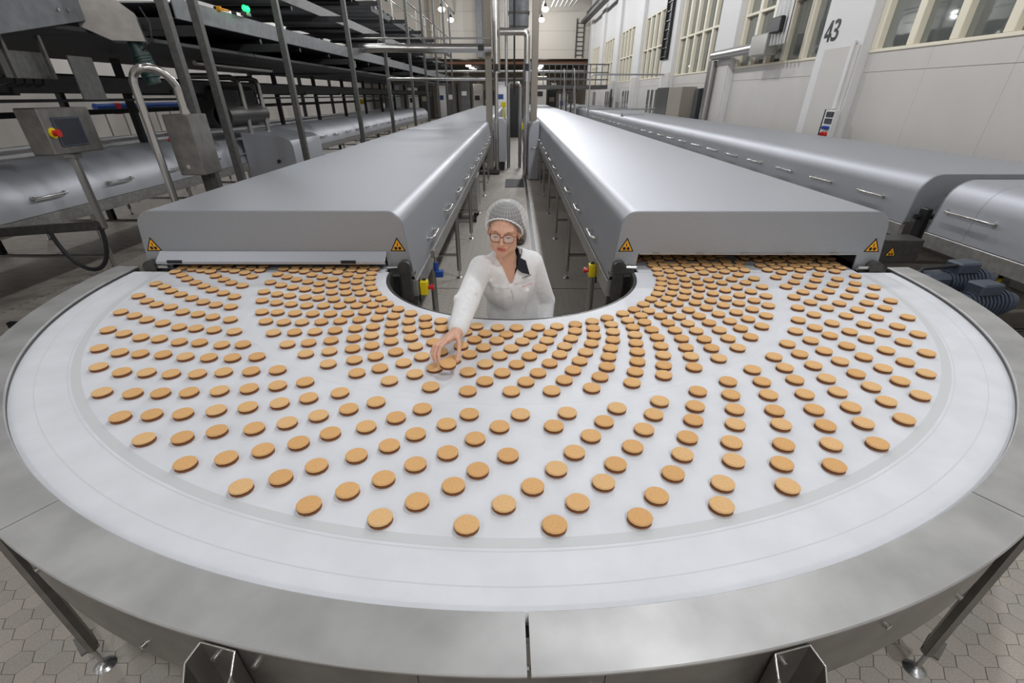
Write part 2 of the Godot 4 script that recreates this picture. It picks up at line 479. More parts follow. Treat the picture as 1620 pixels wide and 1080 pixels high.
func materials() -> void:
	var soft := noise_tex(3, 0.012, 0.82, 1.0)
	var fine := noise_tex(5, 0.09, 0.93, 1.0, 3)
	var cloud := noise_tex(8, 0.008, 0.84, 1.0, 6)
	var grain := noise_tex(11, 0.12, 0.86, 1.0, 3)
	mk("belt_white", c8(226, 228, 233), 0.55, 0.0, noise_tex(21, 0.01, 0.955, 1.0), 0.9)
	mk("belt_band", c8(206, 208, 210), 0.6)
	mk("belt_line", c8(212, 213, 216), 0.6)
	mk("belt_pale", c8(220, 222, 226), 0.55)
	mk("steel_plate", c8(198, 197, 196), 0.5, 0.65, cloud, 0.8)
	mk("steel_skirt", c8(150, 147, 143), 0.38, 0.8, soft, 1.0)
	mk("steel_bright", c8(205, 203, 200), 0.22, 0.95)
	mk("steel_soft", c8(186, 186, 186), 0.3, 0.9)
	mk("steel_tube", c8(168, 166, 162), 0.3, 0.85)
	mk("steel_dark", c8(88, 86, 84), 0.45, 0.6, soft, 2.0)
	mk("tunnel_grey", c8(182, 184, 190), 0.52, 0.6, fine, 2.0)
	mk("tunnel_front", c8(172, 175, 180), 0.48, 0.7, fine, 2.0)
	mk("rail_grey", c8(172, 170, 166), 0.4, 0.5, soft, 2.0)
	mk("rack_grey", c8(104, 103, 101), 0.5, 0.4, soft, 2.0)
	mk("rack_panel", c8(122, 124, 127), 0.5, 0.3, soft, 1.0)
	mk("rack_dark", c8(52, 52, 54), 0.6, 0.1, soft, 2.0)
	mk("black", c8(20, 20, 21), 0.5)
	mk("black_metal", c8(34, 34, 36), 0.45, 0.3)
	mk("rubber", c8(28, 29, 33), 0.6)
	mk("grout", c8(112, 103, 95), 0.9)
	for i in 4:
		mk("tile_%d" % i, [c8(198, 189, 179), c8(191, 183, 173), c8(202, 193, 182), c8(195, 188, 180)][i], 0.5, 0.0, grain, 1.5)
	mk("floor_far", c8(184, 175, 164), 0.45, 0.0, soft, 0.7)
	mk("wall_white", c8(198, 194, 189), 0.7, 0.0, noise_tex(31, 0.006, 0.97, 1.0), 0.2)
	mk("wall_pale", c8(210, 209, 208), 0.7)
	mk("wall_line", c8(120, 112, 104), 0.8)
	mk("wall_back", c8(178, 172, 162), 0.8)
	mk("ceiling_dark", c8(80, 77, 73), 0.8)
	mk("frame_cream", c8(224, 216, 196), 0.6)
	mk("glass_night", c8(150, 154, 152), 0.03, 0.7)
	mk("yellow", c8(226, 202, 20), 0.4)
	mk("warn_orange", c8(240, 168, 24), 0.5)
	mk("red", c8(190, 30, 24), 0.35)
	mk("blue", c8(24, 72, 150), 0.4)
	mk("motor_blue", c8(66, 74, 86), 0.45, 0.2)
	mk("motor_green", c8(22, 52, 48), 0.4)
	mk("orange_pipe", c8(122, 84, 64), 0.5)
	mk("screen", c8(52, 54, 62), 0.25)
	mk("beige_box", c8(140, 132, 121), 0.6)
	var bt := noise_tex(41, 0.06, 0.9, 1.0, 3, 256)
	for i in 4:
		mk("biscuit_%d" % i, [c8(238, 189, 128), c8(232, 180, 118), c8(240, 194, 136), c8(235, 184, 122)][i], 0.85, 0.0, bt, 9.0)
	mk("biscuit_base_shaded", c8(142, 86, 48), 0.85, 0.0, bt, 9.0)  # brown base, with the shade under the biscuit put into the colour
	mk("chocolate", c8(66, 36, 22), 0.5)
	var skin := mk("skin", c8(220, 172, 146), 0.5)
	skin.subsurf_scatter_enabled = true
	skin.subsurf_scatter_strength = 0.05
	mk("lips", c8(186, 98, 86), 0.45)
	mk("hair", c8(72, 62, 55), 0.6, 0.0, grain, 6.0)
	mk("brow", c8(120, 90, 68), 0.7)
	mk("nail", c8(226, 184, 164), 0.35)
	mk("eye_white", c8(225, 220, 214), 0.25)
	mk("eye_dark", c8(42, 36, 34), 0.2)
	mk("spectacle", c8(110, 50, 44), 0.3)
	var coat := mk("coat", c8(244, 244, 245), 0.85, 0.0, noise_tex(51, 0.02, 0.93, 1.0), 4.0)
	coat.rim_enabled = true
	coat.rim = 0.2
	mk("coat_seam", c8(205, 206, 212), 0.9)
	mk("navy", c8(22, 24, 36), 0.8)
	mk("red_thread", c8(214, 84, 72), 0.7)
	var net := mk("hairnet", Color8(238, 240, 242, 60), 0.7)
	net.transparency = BaseMaterial3D.TRANSPARENCY_ALPHA
	mk("net_thread", c8(240, 240, 240), 0.8)
	var gl := mk("lens_glass", Color8(235, 240, 245, 22), 0.02)
	gl.transparency = BaseMaterial3D.TRANSPARENCY_ALPHA
	var la := mk("lamp_lens", Color.WHITE, 0.4)
	la.emission_enabled = true
	la.emission = Color8(255, 250, 240)
	la.emission_energy_multiplier = 6.0
	var gn := mk("green_lamp", c8(40, 220, 120), 0.3)
	gn.emission_enabled = true
	gn.emission = Color8(30, 255, 110)
	gn.emission_energy_multiplier = 3.0

# ------------------------------------------------------------------ lamps in two rows under the roof, plus an added far left row
func lamps() -> void:
	var hous := B.new()
	hous.lathe(PackedVector2Array([Vector2(0.1, 0.105), Vector2(0.13, 0.105), Vector2(0.12, 0.16), Vector2(0.08, 0.2), Vector2(0.06, 0.3), Vector2(0.0, 0.3)]), Transform3D(), 20)
	var hm := hous.mesh()
	var lens := B.new()
	lens.lathe(PackedVector2Array([Vector2(0, -0.17), Vector2(0.1, -0.155), Vector2(0.18, -0.12), Vector2(0.225, -0.05), Vector2(0.235, 0.0), Vector2(0.2, 0.06), Vector2(0.12, 0.1), Vector2(0, 0.11)]), Transform3D(), 20)
	var lm := lens.mesh()
	var rod := B.new()
	rod.tube(Vector3(0, 0.3, 0), Vector3(0, 0.598, 0), 0.015)
	var rm := rod.mesh()
	for row in 3:
		for k in 11:
			var z := 7.3 - 5.4 * k
			var at := Vector3([-4.9, 2.0, -12.7][row], [6.8, 6.8, 6.0][row], z)  # third row is added, unseen, to brighten the left wall
			var far := k >= 9
			var t := thing("high_bay_lamp", "round bright lamp under the roof, %s row, %s" % [["left", "right", "added far left"][row], ["farthest before the back wall", "second before the back wall"][10 - k] if far else "nearer than the two in view"], "lamp", at, "high bay lamps in two rows")
			inst("housing", hm, M.rack_dark, t)
			inst("lamp_lens", lm, M.lamp_lens, t)
			inst("hanger", rm, M.rack_dark, t)
			var l := OmniLight3D.new()
			l.name = "lamp_light"
			l.light_energy = LAMP_ENERGY * [0.6, 1.55, 0.35][row]
			l.light_size = 0.16
			l.light_color = Color8(250, 252, 255)
			l.shadow_enabled = true
			l.omni_range = 90.0
			l.omni_attenuation = 2.0
			l.position = Vector3(0, -0.08, 0)
			t.add_child(l)
		var b := B.new()  # the far left trunk belongs to the added row
		b.span(Vector3([-4.95, 1.95, -12.75][row], [7.4, 7.4, 6.6][row], -49.5), Vector3([-4.85, 2.05, -12.65][row], [7.47, 7.47, 6.67][row], 7.6), 0.01)
		single("lighting_trunking", b, M.rack_grey, ["long narrow lighting trunk carrying the left row of lamps", "long narrow lighting trunk carrying the right row of lamps", "long narrow lighting trunk carrying the added far left row of lamps"][row], "trunking")

# ------------------------------------------------------------------ the hall
func hexes(x0: float, x1: float, z0: float, z1: float) -> Array[Vector2]:
	var o: Array[Vector2] = []
	var i0 := int(floor(x0 / 0.0866))
	for i in range(i0, int(ceil(x1 / 0.0866)) + 1):
		for j in range(int(floor(z0 / 0.1)), int(ceil(z1 / 0.1)) + 1):
			var p := Vector2(i * 0.0866, j * 0.1 + (0.05 if posmod(i, 2) == 1 else 0.0))
			if p.x >= x0 and p.x <= x1 and p.y >= z0 and p.y <= z1:
				o.append(p)
	return o

func room() -> void:
	var b := B.new()
	b.span(Vector3(-14.2, -0.3, -76), Vector3(6.9, 0, 10))
	var fl := struct("floor", b, M.floor_far)
	b = B.new()
	for r: Array in [[-3.6, 3.6, -3.4, -0.1], [-1.35, 1.35, -10.5, -3.4], [-5.6, -2.4, -8.5, -3.4], [2.4, 4.4, -6.0, -3.4]]:
		b.span(Vector3(r[0], 0.0, r[2]), Vector3(r[1], 0.0012, r[3]))
	part("tile_joint", b, M.grout, fl)
	# hexagonal tiles, 10 cm across
	var hx := B.new()
	var pr := PackedVector2Array([Vector2(0.0564, 0.0), Vector2(0.0564, 0.003), Vector2(0.0553, 0.004), Vector2(0.0, 0.004)])
	for i in 3:
		for k in 6:
			var a := TAU * k / 6 + PI / 2
			var c := TAU * (k + 1) / 6 + PI / 2
			var m: Vector3 = (Vector3(sin((a + c) / 2), 0, cos((a + c) / 2)) * [1.0, 0.7, 0.0][i] + Vector3.UP * [0.0, 0.7, 1.0][i]).normalized()
			var p := pr[i]
			var q := pr[i + 1]
			hx.t3(Vector3(sin(a) * p.x, p.y, cos(a) * p.x), Vector3(sin(c) * p.x, p.y, cos(c) * p.x), Vector3(sin(c) * q.x, q.y, cos(c) * q.x), m, m, m)
			if q.x > 0.0:
				hx.t3(Vector3(sin(a) * p.x, p.y, cos(a) * p.x), Vector3(sin(c) * q.x, q.y, cos(c) * q.x), Vector3(sin(a) * q.x, q.y, cos(a) * q.x), m, m, m)
	var hxm := hx.mesh()
	var rng := RandomNumberGenerator.new()
	rng.seed = 4
	var front: Array[Vector2] = []
	var rest: Array[Vector2] = []
	for p in hexes(-3.55, 3.55, -3.35, -0.15):
		var mid := Vector2(p.x, p.y) * 0.49
		var open := mid.distance_to(Vector2(CX, CZ)) > 2.62
		var d := p.y * -0.838 + 2.0 * 0.545      # distance along the view
		var u := 810.0 + 760.85 * p.x / d
		var w := 645.0 + 760.85 * (2.0 * 0.838 + p.y * 0.545) / d
		if open and u > -45 and u < 1665 and w < 1120 and w > 800:
			front.append(p)
		else:
			rest.append(p)
	front.sort_custom(func(a: Vector2, c: Vector2) -> bool: return a.length() < c.length())
	while front.size() > 300:
		rest.append(front.pop_back())
	for p in front:
		var o := inst("tile", hxm, M["tile_%d" % rng.randi_range(0, 3)], fl)
		o.position = Vector3(p.x, 0, p.y)
	rest.append_array(hexes(-1.3, 1.3, -10.45, -3.36))
	rest.append_array(hexes(-5.55, -2.45, -8.45, -3.36))
	rest.append_array(hexes(2.45, 4.35, -5.95, -3.36))
	var mm := MultiMesh.new()
	mm.transform_format = MultiMesh.TRANSFORM_3D
	mm.mesh = hxm
	mm.instance_count = rest.size()
	for i in rest.size():
		mm.set_instance_transform(i, Transform3D(Basis(), Vector3(rest[i].x, 0, rest[i].y)))
	var mi := MultiMeshInstance3D.new()
	mi.name = "further_tiles"
	mi.multimesh = mm
	mi.material_override = M.tile_1
	mi.set_meta("kind", "stuff")
	fl.add_child(mi)
	# drain along the aisle
	b = B.new()
	b.span(Vector3(0.27, 0.0, -44), Vector3(0.33, 0.008, -4.6))
	part("drain_channel", b, M.black_metal, fl)
	b = B.new()
	b.span(Vector3(-1.3, 0.0, -5.765), Vector3(1.3, 0.006, -5.755))
	part("floor_joint", b, M.black_metal, fl)

	b = B.new()
	b.span(Vector3(-14.2, 9.0, -76), Vector3(6.9, 9.3, 10))
	struct("ceiling", b, M.ceiling_dark)
	b = B.new()
	b.span(Vector3(-14.2, 0, 9.7), Vector3(6.9, 9, 10))
	struct("wall_front", b, M.wall_white)
	b = B.new()
	b.span(Vector3(-14.2, 0, -76), Vector3(-13.9, 9, 10))
	struct("wall_left", b, M.wall_white)
	b = B.new()
	b.span(Vector3(-14.2, 4.55, -50.3), Vector3(6.6, 9, -50))
	var wb := struct("wall_back", b, M.wall_back)
	for i in 3:
		b = B.new()
		b.span(Vector3(-13.9, 5.15 + i * 1.25, -50.0), Vector3(6.3, 5.165 + i * 1.25, -49.99))
		part("panel_joint", b, M.wall_line, wb)
	b = B.new()
	b.span(Vector3(-14.2, 0, -76), Vector3(6.9, 9, -75.7))
	struct("wall_end", b, M.wall_back)
	# right wall with pilasters and panels
	b = B.new()
	b.span(Vector3(6.55, 0, -76), Vector3(6.9, 9, 10))
	var wr := struct("wall_right", b, M.wall_line)
	var winds := 0
	for k in range(-2, 7):
		var zc := -11.4 - 6.27 * k                  # middle of the pilaster
		b = B.new()
		b.box(Vector3(6.38, 4.5, zc), Vector3(0.5, 9.0, 1.5), 0.015)
		part("pilaster", b, M.wall_pale, wr)
		b = B.new()
		b.span(Vector3(6.105, 0, zc - 0.42), Vector3(6.13, 2.75, zc + 0.74), 0.004)
		part("pilaster_panel", b, M.wall_white, wr)
		var z0 := zc + 0.76                          # the bay nearer to the camera: z0 .. z0 + 4.76
		var wn := 4.75
		# cladding panels below the windows
		for row in 2:
			var ys: Array = [[0.0, 2.336], [2.34, 2.62]][row]
			for i in 3:
				b = B.new()
				b.span(Vector3(6.3, ys[0], z0 + i * wn / 3.0 + 0.0015), Vector3(6.56, ys[1], z0 + (i + 1) * wn / 3.0 - 0.0015), 0.003)
				part("wall_panel", b, M.wall_white, wr)
		b = B.new()
		b.span(Vector3(6.3, 5.08, z0), Vector3(6.56, 9.0, z0 + wn), 0.006)
		part("wall_panel", b, M.wall_pale, wr)
		# window: frame, mullions, panes
		winds += 1
		var w := Node3D.new()
		w.name = "window_%d" % winds
		w.set_meta("kind", "structure")
		add_child(w)
		w.position = Vector3(6.3, 2.62, z0)
		b = B.new()
		b.span(Vector3(-0.02, 0, 0), Vector3(0.2, 0.05, wn), 0.008)
		b.span(Vector3(0.0, 2.4, 0), Vector3(0.2, 2.46, wn), 0.008)
		b.span(Vector3(-0.01, 1.14, 0.02), Vector3(0.15, 1.2, wn - 0.02), 0.008)
		part("window_frame", b, M.frame_cream, w)
		var cols := 5
		for i in cols + 1:
			b = B.new()
			var zz := i * (wn - 0.16) / cols
			b.span(Vector3(-0.005, 0.05, zz), Vector3(0.15, 2.4, zz + 0.16), 0.008)
			part("mullion", b, M.frame_cream, w)
		for i in cols:
			for j in 2:
				b = B.new()
				var zz := i * (wn - 0.16) / cols + 0.16
				b.span(Vector3(0.1, [0.05, 1.2][j], zz), Vector3(0.11, [1.14, 2.4][j], zz + (wn - 0.16) / cols - 0.16))
				part("pane", b, M.glass_night, w)
		# lower windows far along the wall
		if k >= 2:
			for i in 3:
				b = B.new()
				b.span(Vector3(6.26, 0.6, z0 + 2.2 + i * 0.75), Vector3(6.3, 2.2, z0 + 2.5 + i * 0.75), 0.004)
				part("lower_pane", b, M.glass_night, wr)
	# number painted on a pilaster
	var tm := TextMesh.new()
	var sf := SystemFont.new()
	sf.font_names = PackedStringArray(["Droid Sans"])
	sf.font_weight = 700
	tm.font = sf
	tm.text = "43"
	tm.font_size = 64
	tm.pixel_size = 0.0072
	tm.depth = 0.004
	var o := MeshInstance3D.new()
	o.name = "painted_number"
	o.mesh = tm
	o.material_override = M.black
	wr.add_child(o)
	o.position = Vector3(6.126, 3.03, -11.78)
	o.rotation_degrees = Vector3(0, -90, 0)

# ------------------------------------------------------------------ the curved belt conveyor
func foot(parent: Node, at: Vector3, top: float) -> void:
	var b := B.new()
	b.lathe(PackedVector2Array([Vector2(0, 0), Vector2(0.042, 0), Vector2(0.042, 0.008), Vector2(0.03, 0.018), Vector2(0.014, 0.026), Vector2(0.009, 0.034), Vector2(0.009, top), Vector2(0, top)]), Transform3D(Basis(), at), 16)
	part("foot", b, M.steel_soft, parent)

func conveyor() -> void:
	var t := thing("curved_conveyor", "large half-round conveyor with a white belt and a steel rim, in the foreground", "conveyor", Vector3(CX, 0, CZ))
	t.position = Vector3()
	var belt := ring_part("belt", 0.8256, 2.565, 0.988, 1.0, -90.0, 90.0, 160, M.belt_white, t)
	ring_part("grey_band", 2.319, 2.353, 1.0, 1.0005, -89.0, 89.0, 160, M.belt_band, belt)
	ring_part("belt_weld", 2.362, 2.366, 1.0, 1.0006, -89.0, 89.0, 160, M.belt_line, belt)
	ring_part("belt_weld", 2.470, 2.473, 1.0, 1.0006, -89.0, 89.0, 160, M.belt_line, belt)
	ring_part("worn_band", 1.615, 1.655, 1.0, 1.0004, -89.0, 89.0, 120, M.belt_pale, belt)
	ring_part("bed", 0.86, 2.56, 0.93, 0.986, -90.0, 90.0, 80, M.black_metal, t)
	ring_part("inner_guard", 0.803, 0.8245, 0.9, 0.998, -90.0, 90.0, 80, M.steel_dark, t, 0.004)
	for a: Array in [[-91.2, -30.45], [-30.38, 1.02], [1.2, 32.4], [32.5, 91.2]]:
		ring_part("cover_plate", 2.55, 2.697, 1.012, 1.021, a[0], a[1], 48, M.steel_plate, t, 0.003)
		ring_part("plate_lip", 2.55, 2.556, 0.975, 1.012, a[0], a[1], 48, M.steel_dark, t)
	for a: Array in [[-91, -63.3], [-63.2, -32.1], [-32, -3.9], [-3.85, 4.55], [4.6, 32], [32.1, 63.2], [63.3, 91]]:
		ring_part("skirt_panel", 2.673, 2.68, 0.775, 1.012, a[0], a[1], 28, M.steel_skirt, t)
	for i in 14:
		var a := -52.0 + i * 8.0
		var b := B.new()
		var p := ring_at(2.679, a, 0.93 if i % 2 else 0.83)
		var q := ring_at(2.692, a, 0.93 if i % 2 else 0.83)
		b.tube(p, q, 0.008, 0.008, 6)
		part("bolt", b, M.steel_bright, t)
	for a: float in [-88.0, -63.0, -38.4, -13.8, 13.8, 38.4, 63.0, 88.0]:
		var b := B.new()
		var org := ring_at(2.68, a, 0.0)
		var dp := 1.0 if absf(a) < 20.0 else 0.45
		var nrm := Vector3(sin(deg_to_rad(a)), 0, cos(deg_to_rad(a)))
		var tan := Vector3(nrm.z, 0, -nrm.x)
		var pts := [Vector3(-0.05, 0.078, 0.90), Vector3(-0.06, 0.04, 0.945), Vector3(-0.045, 0.0, 0.968), Vector3(0.045, 0.0, 0.968), Vector3(0.06, 0.04, 0.945), Vector3(0.05, 0.078, 0.90)]
		for i in 5:
			var p: Vector3 = pts[i]
			var q: Vector3 = pts[i + 1]
			var pw := org + tan * p.x + nrm * (p.y * dp + 0.004)
			var qw := org + tan * q.x + nrm * (q.y * dp + 0.004)
			var d := (qw - pw).normalized()
			var w := d.cross(Vector3.UP) * 0.002
			var m := d.cross(Vector3.UP)
			var lo := Vector3(0, 0.16, 0)
			var P := [pw + w + lo, qw + w + lo, qw + w + Vector3(0, q.z, 0), pw + w + Vector3(0, p.z, 0)]
			var Q := [pw - w + lo, qw - w + lo, qw - w + Vector3(0, q.z, 0), pw - w + Vector3(0, p.z, 0)]
			b.quad(P[0], P[1], P[2], P[3], m)
			b.quad(Q[0], Q[1], Q[2], Q[3], -m)
			b.quad(P[3], P[2], Q[2], Q[3], Vector3.UP)
			b.quad(P[0], P[1], Q[1], Q[0], Vector3.DOWN)
			b.quad(P[0], P[3], Q[3], Q[0], -d)
			b.quad(P[1], P[2], Q[2], Q[1], d)
		b.box(org + nrm * 0.03 + Vector3(0, 0.17, 0), Vector3(0.1, 0.012, 0.06), 0.0, Basis(tan, Vector3.UP, nrm))
		var lg := part("leg", b, M.steel_skirt, t)
		var rim := B.new()
		for i in 5:
			var p: Vector3 = pts[i]
			var q: Vector3 = pts[i + 1]
			rim.tube(org + tan * p.x + nrm * (p.y * dp + 0.004) + Vector3(0, p.z, 0), org + tan * q.x + nrm * (q.y * dp + 0.004) + Vector3(0, q.z, 0), 0.003, 0.003, 6)
		part("rim", rim, M.steel_bright, lg)
		foot(lg, org + nrm * 0.03 + Vector3(0, 0.0, 0), 0.17)
		b = B.new()
		b.tube(org + tan * -0.015 + nrm * 0.006 + Vector3(0, 0.93, 0), org + tan * -0.015 + nrm * 0.018 + Vector3(0, 0.93, 0), 0.009, 0.009, 6)
		part("bolt", b, M.steel_bright, lg)
	# end frames beside the tunnels
	for s: float in [-1.0, 1.0]:
		var b := B.new()
		b.span(Vector3(CX + s * 2.3, 0.6, -3.29), Vector3(CX + s * 2.66, 0.78, -3.215), 0.004)
		part("end_frame", b, M.steel_dark, t)

# ------------------------------------------------------------------ cooling tunnels
func arc_profile(ht: float, hb: float, top: float, bot: float, rad: float) -> PackedVector2Array:
	# half widths at the top and the bottom; from the lower left up, over and down to the lower right
	var o := PackedVector2Array()
	var side := Vector2(hb - ht, bot - top).normalized()
	var ang := atan2(side.x, -side.y)               # lean of the side against the upright
	var full := PI / 2 - ang
	var tl := rad * tan(full / 2)
	var right := PackedVector2Array()
	for i in 9:
		var a := PI / 2 - full * i / 8.0
		right.append(Vector2(ht - tl, top - rad) + Vector2(cos(a), sin(a)) * rad)
	right.append(Vector2(hb, bot))
	for i in range(right.size() - 1, -1, -1):
		o.append(Vector2(-right[i].x, right[i].y))
	o.append_array(right)
	return o

func handle_mesh(len: float, lift: float) -> ArrayMesh:
	var b := B.new()   # bar along z, standing off along +x
	var p := PackedVector3Array([Vector3(0, 0, -len / 2), Vector3(lift * 0.7, 0, -len / 2), Vector3(lift, 0, -len / 2 + lift * 0.3), Vector3(lift, 0, 0), Vector3(lift, 0, len / 2 - lift * 0.3), Vector3(lift * 0.7, 0, len / 2), Vector3(0, 0, len / 2)])
	b.sweep(p, 0.011, 8)
	b.tube(Vector3(-0.004, 0, -len / 2), Vector3(0.004, 0, -len / 2), 0.022)
	b.tube(Vector3(-0.004, 0, len / 2), Vector3(0.004, 0, len / 2), 0.022)
	return b.mesh()

func warning_sign(parent: Node, at: Vector3, bs: Basis, s: float) -> void:
	var xf := Transform3D(bs, at)
	var b := B.new()
	b.prism(PackedVector2Array([Vector2(-s, -s * 0.85), Vector2(s, -s * 0.85), Vector2(0, s * 0.9)]), 0.0, 0.0012, xf)
	var w := part("warning_sign", b, M.black, parent)
	w.set_meta("label", "orange warning triangle with black border")
	b = B.new()
	b.prism(PackedVector2Array([Vector2(-s * 0.78, -s * 0.72), Vector2(s * 0.78, -s * 0.72), Vector2(0, s * 0.62)]), 0.0012, 0.002, xf)
	part("sign_field", b, M.warn_orange, w)
	b = B.new()
	for sg: float in [-1.0, 1.0]:
		var c := PackedVector2Array()
		for i in 14:
			c.append(Vector2(sg * s * 0.25 + cos(TAU * i / 14) * s * 0.21, -s * 0.46 + sin(TAU * i / 14) * s * 0.21))
		b.prism(c, 0.002, 0.0027, xf)
	b.prism(PackedVector2Array([Vector2(-s * 0.07, -s * 0.2), Vector2(s * 0.07, -s * 0.2), Vector2(s * 0.05, s * 0.22), Vector2(-s * 0.05, s * 0.22)]), 0.002, 0.0027, xf)
	part("sign_symbol", b, M.black, w)

func tunnel(label: String, cx: float, z0: float, z1: float, ht: float, hb: float, sides: Array, hz0: float, step: float, n_handles: int, hy: float, hlen: float, rad := 0.1, group := "") -> Node3D:
	var t := thing("cooling_tunnel", label, "cooling tunnel", Vector3(cx, 0, 0), group)
	var pr := arc_profile(ht, hb, 1.372, 0.925, rad)
	var inn := arc_profile(ht - 0.02, hb - 0.02, 1.352, 0.925, rad - 0.01)
	inn.reverse()
	var u := pr.duplicate()
	u.append_array(inn)
	var seg := 3.3
	var z := z0
	while z > z1:
		var b := B.new()
		b.prism(u, maxf(z - seg + 0.003, z1), z)
		part("cover_panel", b, M.tunnel_grey, t)
		z -= seg
	var b2 := B.new()
	b2.span(Vector3(-hb + 0.05, 0.96, z1 + 0.1), Vector3(hb - 0.05, 0.985, z0 - 0.02))
	part("bed", b2, M.black_metal, t)
	b2 = B.new()
	b2.prism(pr, z1, z1 + 0.02)
	part("end_panel", b2, M.tunnel_grey, t)
	for s: float in [-1.0, 1.0]:
		b2 = B.new()
		b2.span(Vector3(s * (hb - 0.035), 0.8, z1), Vector3(s * (hb + 0.012), 0.92, z0 + 0.004), 0.004)
		part("side_rail", b2, M.rail_grey, t)
	# handles
	var hm := handle_mesh(hlen, 0.05)
	for s: float in sides:
		var lean := atan2(hb - ht, 1.372 - 0.925)
		var x := lerpf(hb, ht, (hy - 0.925) / (1.372 - 0.925))
		for i in n_handles:
			var o := inst("handle", hm, M.steel_bright, t)
			o.position = Vector3(s * (x + 0.002), hy, hz0 - step * i)
			o.basis = Basis(Vector3(0, 0, 1), s * lean) * (Basis() if s > 0 else Basis(Vector3.UP, PI))
	# legs
	var zl := z0 - 0.84
	var lm := B.new()
	lm.tube(Vector3(0, 0.1, 0), Vector3(0, 0.8, 0), 0.027)
	var lmm := lm.mesh()
	while zl > z1:
		for s: float in [-1.0, 1.0]:
			var o := inst("leg", lmm, M.steel_tube, t)
			o.position = Vector3(s * (hb - 0.02), 0, zl)
			if zl > -20.0:
				foot(o, Vector3(), 0.11)
		b2 = B.new()
		b2.tube(Vector3(-hb + 0.02, 0.3, zl), Vector3(hb - 0.02, 0.3, zl), 0.018)
		part("cross_bar", b2, M.steel_tube, t)
		zl -= 2.03
	return t

